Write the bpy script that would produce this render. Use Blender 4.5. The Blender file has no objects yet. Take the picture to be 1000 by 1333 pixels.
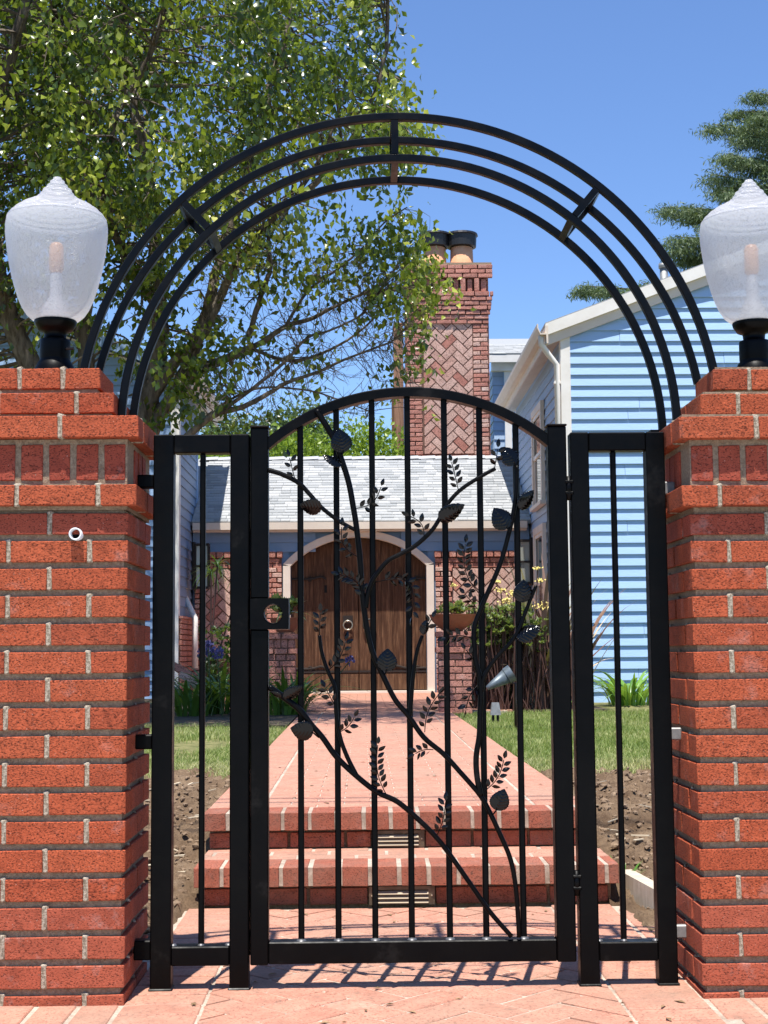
import bpy, math, random
import numpy as np
from mathutils import Vector, Matrix, Euler
rnd = random.Random(7)
nr = np.random.default_rng(11)
SC = bpy.context.scene
COL = SC.collection
R = math.radians

# ------------------------------------------------------------------ camera, sky, sun, exposure
CF, CPSI, CTH, CRO, CH = 1895.0, .016, .0951, -.008, .87
fw = Vector((math.sin(CPSI)*math.cos(CTH), math.cos(CPSI)*math.cos(CTH), math.sin(CTH)))
rt = Vector((math.cos(CPSI), -math.sin(CPSI), 0)); up = rt.cross(fw)
rt, up = rt*math.cos(CRO)+up*math.sin(CRO), up*math.cos(CRO)-rt*math.sin(CRO)
cd = bpy.data.cameras.new('camera'); cam = bpy.data.objects.new('camera', cd); COL.objects.link(cam)
cam.matrix_world = Matrix(((rt.x, up.x, -fw.x, 0), (rt.y, up.y, -fw.y, 0), (rt.z, up.z, -fw.z, CH), (0, 0, 0, 1)))
cd.sensor_fit = 'VERTICAL'; cd.sensor_height = 24.0; cd.lens = CF/1333*24.0
cd.clip_start = .05; cd.clip_end = 5000
SC.camera = cam

SUN = Vector((-.06, -.315, 1)).normalized()
elev = math.asin(SUN.z); azim = math.atan2(SUN.x, SUN.y)
w = bpy.data.worlds.new('World'); SC.world = w; w.use_nodes = True
nt = w.node_tree; nt.nodes.clear()
sky = nt.nodes.new('ShaderNodeTexSky'); sky.sky_type = 'NISHITA'; sky.sun_disc = False
sky.sun_elevation = elev; sky.sun_rotation = azim; sky.altitude = 0
sky.air_density = 1.0; sky.dust_density = .05; sky.ozone_density = 3.2
bg = nt.nodes.new('ShaderNodeBackground'); bg.inputs[1].default_value = .10
wo = nt.nodes.new('ShaderNodeOutputWorld')
tint = nt.nodes.new('ShaderNodeMix'); tint.data_type = 'RGBA'; tint.blend_type = 'MULTIPLY'; tint.inputs[0].default_value = 1; tint.inputs[7].default_value = (.86, .99, 1.22, 1)
nt.links.new(sky.outputs[0], tint.inputs[6]); nt.links.new(tint.outputs[2], bg.inputs[0]); nt.links.new(bg.outputs[0], wo.inputs[0])
sd = bpy.data.lights.new('sun', 'SUN'); sd.energy = 5.0; sd.angle = R(.55); sd.color = (1, .955, .89)
so = bpy.data.objects.new('sun', sd); COL.objects.link(so)
so.rotation_euler = (-SUN).to_track_quat('-Z', 'Y').to_euler(); so.location = (0, -4, 12)
vs = SC.view_settings
vs.view_transform = 'Standard'; vs.look = 'None'; vs.gamma = 1; vs.exposure = .72; vs.use_curve_mapping = False
SC.cycles.max_bounces = 8; SC.cycles.transparent_max_bounces = 16

def P(px, py, Y):
    "place seen at (px, py) of the photograph, Y metres ahead"
    d = fw + rt*((px-500)/CF) - up*((py-666.5)/CF)
    return Vector((0, 0, CH)) + d*(Y/d.y)
def PZ(px, py, z):
    d = fw + rt*((px-500)/CF) - up*((py-666.5)/CF)
    return Vector((0, 0, CH)) + d*((z-CH)/d.z)

# ------------------------------------------------------------------ object helpers
WL = {}
def tag(o, label=None, cat=None, group=None, kind=None):
    if label: o['label'] = label
    if cat: o['category'] = cat
    if group: o['group'] = group
    if kind: o['kind'] = kind
    return o
def thing(name, label, cat, loc=(0, 0, 0), group=None):
    o = bpy.data.objects.new(name, None); COL.objects.link(o); o.location = loc
    o.empty_display_size = .1
    WL[o] = Vector(loc); return tag(o, label, cat, group)
def put(name, me, parent=None, loc=(0, 0, 0), rot=None, scale=None, label=None, kind=None):
    o = bpy.data.objects.new(name, me); COL.objects.link(o)
    l = Vector(loc); WL[o] = l
    if parent is not None: o.parent = parent; l = l - WL[parent]
    o.location = l
    if rot is not None: o.rotation_euler = rot
    if scale is not None: o.scale = scale
    return tag(o, label, None, None, kind)
def mk(verts, faces, mat, smooth=False, name='mesh'):
    me = bpy.data.meshes.new(name); me.from_pydata([tuple(v) for v in verts], [], faces)
    if isinstance(mat, (list, tuple)):
        for m in mat: me.materials.append(m)
    elif mat: me.materials.append(mat)
    if smooth: me.polygons.foreach_set('use_smooth', [True]*len(me.polygons))
    me.update(); return me
def mk_np(V, F, mat, tint=None, smooth=False):
    "fast mesh from arrays, F is n x k, tint one value per face"
    me = bpy.data.meshes.new('mesh'); n, k = F.shape
    me.vertices.add(len(V)); me.vertices.foreach_set('co', V.astype(np.float32).ravel())
    me.loops.add(n*k); me.loops.foreach_set('vertex_index', F.astype(np.int32).ravel())
    me.polygons.add(n); me.polygons.foreach_set('loop_start', np.arange(0, n*k, k, dtype=np.int32))
    me.polygons.foreach_set('loop_total', np.full(n, k, dtype=np.int32))
    if smooth: me.polygons.foreach_set('use_smooth', np.ones(n, dtype=bool))
    me.materials.append(mat)
    if tint is not None:
        a = me.attributes.new('tint', 'FLOAT', 'FACE'); a.data.foreach_set('value', tint.astype(np.float32))
    me.update(calc_edges=True); return me
class MB:
    def __init__(s): s.v = []; s.f = []
    def add(s, v, f):
        n = len(s.v); s.v += [tuple(q) for q in v]; s.f += [tuple(i+n for i in q) for q in f]; return s
    def box(s, x0, x1, y0, y1, z0, z1):
        return s.add([(x0, y0, z0), (x1, y0, z0), (x1, y1, z0), (x0, y1, z0), (x0, y0, z1), (x1, y0, z1), (x1, y1, z1), (x0, y1, z1)],
                     [(0, 3, 2, 1), (4, 5, 6, 7), (0, 1, 5, 4), (1, 2, 6, 5), (2, 3, 7, 6), (3, 0, 4, 7)])
    def tube(s, pts, rad, n=8, closed_ends=True):
        pts = [Vector(p) for p in pts]; m = len(pts)
        rads = rad if isinstance(rad, (list, tuple)) else [rad]*m
        base = len(s.v); ref = None
        for i, p in enumerate(pts):
            t = (pts[min(i+1, m-1)]-pts[max(i-1, 0)]).normalized()
            if ref is None:
                ref = Vector((0, 0, 1)) if abs(t.z) < .9 else Vector((1, 0, 0))
                ref = (ref - t*ref.dot(t)).normalized()
            else:
                ref = ref - t*ref.dot(t)
                ref = ref.normalized() if ref.length > 1e-6 else t.orthogonal().normalized()
            b = t.cross(ref)
            for k in range(n):
                a = 2*math.pi*k/n
                s.v.append(tuple(p + (ref*math.cos(a)+b*math.sin(a))*rads[i]))
        for i in range(m-1):
            for k in range(n):
                k2 = (k+1) % n
                s.f.append((base+i*n+k, base+i*n+k2, base+(i+1)*n+k2, base+(i+1)*n+k))
        if closed_ends:
            s.f.append(tuple(base+k for k in reversed(range(n)))); s.f.append(tuple(base+(m-1)*n+k for k in range(n)))
        return s
    def lathe(s, prof, c=(0, 0), n=32):
        base = len(s.v)
        for r, z in prof:
            for k in range(n):
                a = 2*math.pi*k/n; s.v.append((c[0]+r*math.cos(a), c[1]+r*math.sin(a), z))
        for i in range(len(prof)-1):
            for k in range(n):
                k2 = (k+1) % n; s.f.append((base+i*n+k, base+i*n+k2, base+(i+1)*n+k2, base+(i+1)*n+k))
        return s
    def prism(s, poly, y0, y1):
        "poly in x,z, extruded along y"
        n = len(poly); b = len(s.v)
        s.v += [(x, y0, z) for x, z in poly] + [(x, y1, z) for x, z in poly]
        s.f.append(tuple(b+i for i in range(n))); s.f.append(tuple(b+n+i for i in reversed(range(n))))
        for i in range(n):
            j = (i+1) % n; s.f.append((b+j, b+i, b+n+i, b+n+j))
        return s
    def mesh(s, mat, smooth=False): return mk(s.v, s.f, mat, smooth)

def bevel_box(l, wd, h, mat, c=.002, jit=.0, seed=0):
    "centred box with chamfered and slightly uneven edges"
    q = random.Random(seed); v = []; idx = {}
    for sx in (-1, 1):
        for sy in (-1, 1):
            for sz in (-1, 1):
                j = [q.uniform(-jit, jit) for _ in range(3)]
                for ax in range(3):
                    p = [sx*(l/2), sy*(wd/2), sz*(h/2)]
                    for a2 in range(3):
                        if a2 != ax: p[a2] -= (sx, sy, sz)[a2]*c
                    p = [p[0]+j[0], p[1]+j[1], p[2]+j[2]]
                    idx[(sx, sy, sz, ax)] = len(v); v.append(p)
    f = []
    for ax in range(3):
        for s in (-1, 1):
            o = [a for a in range(3) if a != ax]; r_ = []
            for a, b in ((-1, -1), (1, -1), (1, 1), (-1, 1)):
                k = [0, 0, 0]; k[ax] = s; k[o[0]] = a; k[o[1]] = b; r_.append(idx[(k[0], k[1], k[2], ax)])
            f.append(r_)
    for ax in range(3):
        o = [a for a in range(3) if a != ax]
        for a in (-1, 1):
            for b in (-1, 1):
                k0 = [0, 0, 0]; k0[o[0]] = a; k0[o[1]] = b; k1 = list(k0); k0[ax] = -1; k1[ax] = 1
                f.append([idx[(*k0, o[0])], idx[(*k1, o[0])], idx[(*k1, o[1])], idx[(*k0, o[1])]])
    for sx in (-1, 1):
        for sy in (-1, 1):
            for sz in (-1, 1): f.append([idx[(sx, sy, sz, a)] for a in range(3)])
    cv = [Vector(p) for p in v]; g = []
    for q_ in f:
        n = (cv[q_[1]]-cv[q_[0]]).cross(cv[q_[2]]-cv[q_[0]]); m = sum((cv[i] for i in q_), Vector())
        g.append(tuple(q_) if n.dot(m) > 0 else tuple(reversed(q_)))
    return v, g
BC = {}
def brick_mesh(l, wd, h, mat, c=.0018, jit=.0015):
    key = (round(l, 3), round(wd, 3), round(h, 3), mat.name, rnd.randrange(3))
    if key not in BC:
        v, f = bevel_box(l, wd, h, mat, c, jit, hash(key[:3]) & 255 + key[4]); BC[key] = mk(v, f, mat)
    return BC[key]
def clip(poly, x0, x1, y0, y1):
    def cut(p, ins, inter):
        o = []
        for i in range(len(p)):
            a, b = p[i-1], p[i]
            if ins(b):
                if not ins(a): o.append(inter(a, b))
                o.append(b)
            elif ins(a): o.append(inter(a, b))
        return o
    def ix(x): return lambda a, b: (x, a[1]+(b[1]-a[1])*(x-a[0])/(b[0]-a[0]))
    def iy(y): return lambda a, b: (a[0]+(b[0]-a[0])*(y-a[1])/(b[1]-a[1]), y)
    for ins, it in ((lambda p: p[0] >= x0, ix(x0)), (lambda p: p[0] <= x1, ix(x1)), (lambda p: p[1] >= y0, iy(y0)), (lambda p: p[1] <= y1, iy(y1))):
        poly = cut(poly, ins, it)
        if len(poly) < 3: return []
    return poly
def herring(x0, x1, y0, y1, mod, joint, ang=R(45), ox=0., oy=0.):
    "yields (centre, angle, polygon, whole) of bricks 2:1 in herringbone, clipped to the rectangle"
    out = []; cx, cy = (x0+x1)/2, (y0+y1)/2
    n = int(max(x1-x0, y1-y0)/mod)+4; ca, sa = math.cos(ang), math.sin(ang)
    for i in range(-n, n):
        for j in range(-n, n):
            d = (i-j) % 4
            if d == 0: a, b, L, W_ = i+1, j+.5, 2, 1
            elif d == 3: a, b, L, W_ = i+.5, j+1, 1, 2
            else: continue
            hx, hy = (L*mod-joint)/2, (W_*mod-joint)/2
            px, py = a*mod+ox, b*mod+oy
            pts = [(px-hx, py-hy), (px+hx, py-hy), (px+hx, py+hy), (px-hx, py+hy)]
            pts = [(cx+x*ca-y*sa, cy+x*sa+y*ca) for x, y in pts]
            c = clip(pts, x0, x1, y0, y1)
            if len(c) < 3: continue
            ar = abs(sum(c[k-1][0]*c[k][1]-c[k][0]*c[k-1][1] for k in range(len(c))))/2
            if ar < .12*(2*mod-joint)*(mod-joint): continue
            out.append(((cx+px*ca-py*sa, cy+px*sa+py*ca), ang+(0 if d == 0 else math.pi/2), c, ar > .995*(2*mod-joint)*(mod-joint)))
    return out

# ------------------------------------------------------------------ materials
def mat(name, col, rough=.6, metal=0., spec=.5):
    m = bpy.data.materials.new(name); m.use_nodes = True
    b = m.node_tree.nodes['Principled BSDF']; b.inputs['Base Color'].default_value = (*col, 1)
    b.inputs['Roughness'].default_value = rough; b.inputs['Metallic'].default_value = metal
    b.inputs['Specular IOR Level'].default_value = spec
    return m
class N:
    def __init__(s, m): s.m = m; s.t = m.node_tree; s.b = s.t.nodes['Principled BSDF']
    def new(s, ty, **kw):
        n = s.t.nodes.new(ty)
        for k, v in kw.items(): setattr(n, k, v)
        return n
    def L(s, a, b): s.t.links.new(a, b)
    def coords(s, scale=(1, 1, 1), rand=True, kind='Object'):
        tc = s.new('ShaderNodeTexCoord'); mp = s.new('ShaderNodeMapping'); mp.inputs['Scale'].default_value = scale
        s.L(tc.outputs[kind], mp.inputs[0])
        if rand:
            oi = s.new('ShaderNodeObjectInfo'); mu = s.new('ShaderNodeMath', operation='MULTIPLY'); mu.inputs[1].default_value = 57.
            cb = s.new('ShaderNodeCombineXYZ'); s.L(oi.outputs['Random'], mu.inputs[0])
            for i in range(3): s.L(mu.outputs[0], cb.inputs[i])
            s.L(cb.outputs[0], mp.inputs['Location'])
        return mp.outputs[0]
    def noise(s, vec, scale, detail=4, rough=.55):
        n = s.new('ShaderNodeTexNoise'); n.inputs['Scale'].default_value = scale; n.inputs['Detail'].default_value = detail
        n.inputs['Roughness'].default_value = rough; s.L(vec, n.inputs['Vector']); return n.outputs[0]
    def ramp(s, x, stops):
        r = s.new('ShaderNodeValToRGB'); e = r.color_ramp.elements
        while len(e) < len(stops): e.new(.5)
        for q, (p, c) in zip(e, stops): q.position = p; q.color = (*c, 1) if len(c) == 3 else c
        s.L(x, r.inputs[0]); return r.outputs[0]
    def mix(s, f, a, b, bt='MIX'):
        n = s.new('ShaderNodeMix', data_type='RGBA', blend_type=bt)
        for sock, v in ((n.inputs[0], f), (n.inputs[6], a), (n.inputs[7], b)):
            if isinstance(v, (int, float)): sock.default_value = v
            elif isinstance(v, tuple): sock.default_value = (*v, 1)
            else: s.L(v, sock)
        return n.outputs[2]
    def rand(s):
        return s.new('ShaderNodeObjectInfo').outputs['Random']
    def bump(s, h, dist=.002, strength=1.):
        n = s.new('ShaderNodeBump'); n.inputs['Distance'].default_value = dist; n.inputs['Strength'].default_value = strength
        s.L(h, n.inputs['Height']); s.L(n.outputs[0], s.b.inputs['Normal'])
    def col(s, c): s.L(c, s.b.inputs['Base Color'])
G = lambda v: (v, v, v)

def brick_mat(name, c1, c2, c3, pit=.6, scale=1., flecks=True, haze=(.5, .4, .36), hz=.35, bump=.0022, dark=.2):
    m = mat(name, c1, .85, spec=.25); n = N(m); v = n.coords()
    base = n.ramp(n.rand(), [(0, c1), (.45, c2), (.75, c1), (1, c3)])
    mott = n.noise(v, 22*scale, 5, .65)
    base = n.mix(.55, base, n.ramp(mott, [(.3, tuple(x*.62 for x in c2)), (.55, c2), (.75, tuple(min(1, x*1.3) for x in c2))]))
    v2 = n.coords((1, 1, 1.9))
    pits = n.noise(v2, 170*scale, 3, .75)
    pm = n.ramp(pits, [(.385, G(1)), (.455, G(0))])
    base = n.mix(pm, base, tuple(x*dark for x in c1))
    if flecks:
        fl = n.ramp(n.noise(v, 260*scale, 2, .5), [(.70, G(0)), (.76, G(.7))]); base = n.mix(fl, base, (.62, .45, .36))
    if hz:
        sm = n.noise(v, 9*scale, 4, .7); base = n.mix(n.ramp(sm, [(.58, G(0)), (.80, G(hz))]), base, haze)
    n.col(base)
    hh = n.new('ShaderNodeMath', operation='ADD'); n.L(n.ramp(pits, [(.32, G(0)), (.5, G(1))]), hh.inputs[0])
    n.L(n.noise(v, 90*scale, 5, .7), hh.inputs[1]); n.bump(hh.outputs[0], bump, pit)
    return m
M = {}
M['brick'] = brick_mat('pier_brick', (.41, .076, .030), (.46, .100, .040), (.27, .050, .024), bump=.0035, pit=.8, dark=.24, hz=.3)
M['brick_low'] = brick_mat('weathered_pier_brick', (.36, .080, .040), (.41, .10, .052), (.30, .065, .034), hz=.5, dark=.3)
M['brick_shaded'] = brick_mat('shaded_pier_brick', (.30, .056, .032), (.34, .070, .038), (.25, .045, .028), hz=.4, pit=.4)  # shadow below the projecting courses put into the brick colour
M['paver'] = brick_mat('paver_brick', (.47, .218, .150), (.52, .25, .172), (.41, .178, .12), scale=.7, hz=.5, haze=(.62, .42, .31), bump=.001, dark=.6)
M['riser'] = brick_mat('step_brick', (.33, .10, .060), (.39, .125, .075), (.28, .08, .048), hz=.25)
M['old_brick'] = brick_mat('old_brick', (.46, .18, .13), (.54, .25, .19), (.34, .11, .08), scale=.35, hz=.6, haze=(.62, .48, .42), bump=.006)
M['lime_brick'] = brick_mat('whitewashed_brick', (.60, .36, .29), (.66, .44, .36), (.52, .24, .16), scale=.35, hz=.7, haze=(.75, .62, .55), bump=.004)
M['chim_lime'] = brick_mat('chimney_washed_brick', (.56, .31, .24), (.64, .42, .34), (.46, .20, .14), scale=.3, hz=.8, haze=(.66, .54, .48), bump=.005)

def stain(m, c=(.30, .22, .16), amt=.5, sc=2.3):
    n = N(m); src = n.b.inputs['Base Color'].links[0].from_socket; g = n.new('ShaderNodeNewGeometry').outputs['Position']
    a = n.ramp(n.noise(g, sc, 7, .68), [(.44, G(0)), (.64, G(amt))]); b_ = n.ramp(n.noise(g, sc*9, 5, .7), [(.54, G(0)), (.66, G(amt*.8))])
    n.col(n.mix(b_, n.mix(a, src, c), tuple(x*.6 for x in c)))
stain(M['paver']); stain(M['riser'], (.24, .15, .11), .45, 4.)
def simple(name, c1, c2, scale, rough=.8, bump=.002, bscale=None, stops=(.35, .65), rand=False, spec=.3, metal=0., detail=6, stretch=(1, 1, 1)):
    m = mat(name, c1, rough, metal, spec); n = N(m); v = n.coords(stretch, rand)
    a = n.noise(v, scale, detail, .6); n.col(n.ramp(a, [(stops[0], c1), (stops[1], c2)]))
    if bump: n.bump(n.noise(v, bscale or scale*4, 6, .7), bump)
    return m
M['mortar'] = simple('grey_mortar', (.22, .155, .10), (.38, .285, .19), 130, .95, .004, 320)  # darker than the head joints: bed-joint shade put into the colour
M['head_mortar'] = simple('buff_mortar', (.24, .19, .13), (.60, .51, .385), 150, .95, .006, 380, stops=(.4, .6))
M['pale_mortar'] = simple('pale_mortar', (.38, .31, .24), (.60, .50, .40), 90, .95, .002, 300)
stain(M['pale_mortar'], (.26, .20, .15), .7, 5.)
M['dark_mortar'] = simple('brown_mortar', (.10, .05, .035), (.2, .11, .08), 60, .95, .003, 200)
M['concrete'] = simple('concrete', (.42, .40, .37), (.52, .5, .46), 9, .9, .001, 200)
M['timber'] = simple('weathered_timber', (.45, .38, .27), (.58, .51, .40), 12, .85, .002, 60, stretch=(1, 8, 1))

m = mat('black_gloss_paint', (.001, .001, .0012), .26, spec=.11); n = N(m); v = n.coords()
n.L(n.ramp(n.noise(v, 14, 6, .65), [(.35, G(.30)), (.7, G(.52))]), n.b.inputs['Roughness'])
n.col(n.ramp(n.noise(v, 6, 5, .7), [(.45, (.0008, .0008, .001)), (.62, (.002, .0018, .0017)), (.74, (.012, .011, .010))])); n.bump(n.noise(v, 60, 3, .6), .0004)
M['black'] = m
m = mat('arch_paint', (.0015, .002, .003), .3, spec=.15); n = N(m); v = n.coords()
n.bump(n.noise(v, 60, 3, .6), .0004); n.L(n.ramp(n.noise(v, 14, 6, .65), [(.35, G(.28)), (.7, G(.48))]), n.b.inputs['Roughness']); M['arch'] = m
M['leafmetal'] = mat('black_leaf_metal', (.0012, .0012, .0014), .12, spec=.3)
M['weld'] = mat('bare_weld', (.12, .12, .125), .45, .5)

def siding(name, c):
    m = mat(name, c, .55, spec=.4); n = N(m); v = n.coords((.35, .35, 1))
    n.col(n.mix(n.ramp(n.noise(v, 7, 6, .7), [(.45, G(0)), (.8, G(.35))]), n.mix(n.rand(), c, tuple(x*.94 for x in c)), tuple(x*.82 for x in c)))
    n.bump(n.noise(v, 30, 4, .6), .002); return m
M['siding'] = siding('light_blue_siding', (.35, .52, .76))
M['siding_shade'] = siding('shaded_blue_siding', (.33, .43, .56))  # same blue siding, with the shade of the side walls in its colour
M['siding_left'] = siding('shaded_wing_siding', (.22, .31, .43))  # tree shade painted into the left wing's side wall colour
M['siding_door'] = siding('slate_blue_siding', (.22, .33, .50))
M['trim'] = simple('white_trim_paint', (.72, .68, .62), (.80, .77, .72), 4, .5, .0006, 60)
M['cream'] = simple('cream_trim_paint', (.66, .57, .48), (.72, .63, .53), 4, .5, .0006, 60)
m = mat('grey_shingle', (.5, .52, .53), .9, spec=.2); n = N(m); v = n.coords(rand=False)
at = n.new('ShaderNodeAttribute', attribute_name='tint')
n.col(n.mix(.35, n.ramp(at.outputs['Fac'], [(0, (.22, .24, .25)), (.5, (.36, .375, .38)), (1, (.48, .49, .49))]), n.ramp(n.noise(v, 60, 3, .7), [(.3, G(.3)), (.7, G(.6))])))
n.bump(n.noise(v, 150, 3, .7), .003); M['shingle'] = m

def leafmat(name, stops, trans=.35, rough=.4, spec=.5):
    m = mat(name, stops[0][1], rough, spec=spec); n = N(m)
    at = n.new('ShaderNodeAttribute', attribute_name='tint'); c = n.ramp(at.outputs['Fac'], stops); n.col(c)
    tr = n.new('ShaderNodeBsdfTranslucent'); mx = n.new('ShaderNodeMixShader'); mx.inputs[0].default_value = trans
    lc = n.mix(.6, c, (.30, .42, .03)); n.L(lc, tr.inputs[0])
    out = n.t.nodes['Material Output']; n.L(n.b.outputs[0], mx.inputs[1]); n.L(tr.outputs[0], mx.inputs[2]); n.L(mx.outputs[0], out.inputs[0])
    return m
M['tree_leaf'] = leafmat('broad_tree_leaf', [(0, (.014, .028, .005)), (.36, (.050, .085, .010)), (.58, (.19, .25, .026)), (.8, (.42, .45, .07)), (1, (.70, .66, .22))], .34, .26)
M['far_leaf'] = leafmat('bright_shrub_leaf', [(0, (.11, .19, .02)), (1, (.34, .46, .05))], .45)
M['olive_leaf'] = leafmat('grey_green_leaf', [(0, (.04, .07, .025)), (1, (.12, .17, .07))], .3)
M['needle'] = leafmat('cedar_needle', [(0, (.02, .045, .022)), (1, (.20, .27, .12))], .2, .6)
M['strap'] = leafmat('strap_leaf', [(0, (.025, .06, .012)), (1, (.10, .20, .03))], .25, .35)
M['strap_bright'] = leafmat('bright_strap_leaf', [(0, (.06, .17, .02)), (1, (.20, .38, .06))], .3, .35)
M['grass'] = leafmat('lawn_grass', [(0, (.13, .20, .035)), (.6, (.28, .34, .09)), (1, (.56, .52, .25))], .35, .6)
M['dry'] = leafmat('dry_stem', [(0, (.09, .04, .03)), (.5, (.28, .16, .11)), (1, (.66, .54, .39))], .1, .7)
M['succulent'] = leafmat('yellow_green_rosette', [(0, (.05, .085, .035)), (.5, (.16, .21, .075)), (.85, (.34, .37, .14)), (1, (.55, .50, .2))], .25)
M['flower_y'] = mat('yellow_flower', (.62, .50, .15), .8); M['flower_b'] = mat('blue_flower', (.075, .07, .20), .7)
M['bark'] = simple('grey_brown_bark', (.055, .042, .03), (.20, .165, .125), 9, .95, .012, 30, stretch=(2, 2, .5))
M['pole'] = simple('brown_pole_wood', (.10, .05, .03), (.22, .12, .075), 10, .9, .006, 30, stretch=(5, 5, .3))
M['terra'] = simple('terracotta', (.30, .095, .05), (.38, .135, .075), 12, .7, .001, 90)
M['flue'] = simple('orange_flue_clay', (.58, .27, .14), (.66, .35, .2), 8, .8, .002, 60)
M['cap_black'] = mat('black_sheet_cap', (.012, .012, .014), .45)
M['bronze'] = simple('bronze_louvre', (.10, .075, .05), (.17, .13, .09), 30, .5, 0, metal=.5)
M['louvre'] = mat('pale_louvre_blade', (.55, .45, .32), .4, .3)
M['pvc'] = mat('white_plastic', (.75, .75, .74), .4); M['hole'] = mat('dark_inside', (.004, .004, .004), .9)
M['grey_metal'] = simple('grey_fixture_metal', (.09, .115, .13), (.14, .17, .19), 20, .45, .001, metal=.4)
M['galv'] = simple('galvanised_bracket', (.24, .24, .23), (.34, .34, .33), 40, .5, 0, metal=.5)
m = mat('dark_door_wood', (.1, .05, .03), .6, spec=.12); n = N(m); v = n.coords((9, 9, .55))
n.col(n.ramp(n.noise(v, 5, 8, .7), [(.25, (.030, .013, .008)), (.5, (.085, .042, .024)), (.62, (.15, .08, .045)), (.8, (.24, .145, .088))])); n.bump(n.noise(v, 14, 5, .7), .004); M['door'] = m
M['iron'] = mat('old_iron', (.03, .022, .018), .55, .4); M['ring'] = mat('brass_ring', (.42, .38, .30), .3, .8)
m = mat('window_glass', (.03, .035, .045), .06, spec=.8); M['glass'] = m
M['lantern_glass'] = mat('lantern_glass', (.28, .29, .25), .12, spec=.8)
m = mat('bare_soil', (.3, .21, .14), .98, spec=.1); n = N(m); v = n.coords(rand=False)
a_ = n.ramp(n.noise(v, 5, 8, .65), [(.3, (.12, .075, .045)), (.55, (.25, .17, .105)), (.75, (.38, .28, .185))])
n.col(n.mix(n.ramp(n.noise(v, 90, 3, .7), [(.3, G(.8)), (.5, G(0))]), a_, (.10, .065, .042))); n.bump(n.noise(v, 60, 8, .75), .02); M['soil'] = m
M['clod'] = simple('dry_clod', (.13, .085, .052), (.28, .195, .125), 14, .98, .004, 120, rand=True)
M['chip'] = simple('pale_wood_chip', (.46, .37, .25), (.62, .53, .38), 20, .9, 0)
M['thatch'] = simple('lawn_thatch', (.09, .10, .03), (.24, .22, .09), 14, 1, .01, 60)
M['under'] = simple('shaded_bed_soil', (.05, .04, .025), (.12, .09, .06), 8, 1, .01, 60)  # soil colour darkened to stand for the shade under the plants

# frosted lamp glass: seeded acrylic
m = bpy.data.materials.new('frosted_globe'); m.use_nodes = True; n = N(m); b = n.b; v = n.coords(rand=False)
b.inputs['Base Color'].default_value = (.74, .75, .77, 1); b.inputs['Roughness'].default_value = .22; b.inputs['Specular IOR Level'].default_value = .6
sd1 = n.noise(v, 240, 2, .6); n.bump(n.ramp(sd1, [(.56, G(0)), (.66, G(1))]), .002, 1.)
tr = n.new('ShaderNodeBsdfTranslucent'); tr.inputs[0].default_value = (.78, .79, .80, 1)
tp = n.new('ShaderNodeBsdfTransparent'); tp.inputs[0].default_value = (.93, .96, .97, 1)
m1 = n.new('ShaderNodeMixShader'); m1.inputs[0].default_value = .58; n.L(b.outputs[0], m1.inputs[1]); n.L(tr.outputs[0], m1.inputs[2])
m2 = n.new('ShaderNodeMixShader'); lw = n.new('ShaderNodeLayerWeight'); lw.inputs[0].default_value = .35
fc = n.new('ShaderNodeMapRange'); fc.inputs[1].default_value = 0; fc.inputs[2].default_value = 1; fc.inputs[3].default_value = .38; fc.inputs[4].default_value = .08
n.L(lw.outputs['Facing'], fc.inputs[0]); n.L(fc.outputs[0], m2.inputs[0]); n.L(m1.outputs[0], m2.inputs[1]); n.L(tp.outputs[0], m2.inputs[2])
n.L(m2.outputs[0], n.t.nodes['Material Output'].inputs[0]); M['globe'] = m
m = bpy.data.materials.new('clear_dome'); m.use_nodes = True; n = N(m); b = n.b; v = n.coords(rand=False)
b.inputs['Base Color'].default_value = (.80, .80, .83, 1); b.inputs['Roughness'].default_value = .14; b.inputs['Specular IOR Level'].default_value = .9
n.bump(n.noise(v, 190, 3, .7), .004, 1.)
tp = n.new('ShaderNodeBsdfTransparent'); m2 = n.new('ShaderNodeMixShader'); m2.inputs[0].default_value = .40
tr = n.new('ShaderNodeBsdfTranslucent'); tr.inputs[0].default_value = (.8, .8, .83, 1); m1 = n.new('ShaderNodeMixShader'); m1.inputs[0].default_value = .5
n.L(b.outputs[0], m1.inputs[1]); n.L(tr.outputs[0], m1.inputs[2]); n.L(m1.outputs[0], m2.inputs[1]); n.L(tp.outputs[0], m2.inputs[2]); n.L(m2.outputs[0], n.t.nodes['Material Output'].inputs[0]); M['dome'] = m
M['bulb'] = mat('amber_bulb', (.80, .38, .15), .3); M['socket'] = mat('white_socket', (.62, .60, .61), .5)

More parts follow.
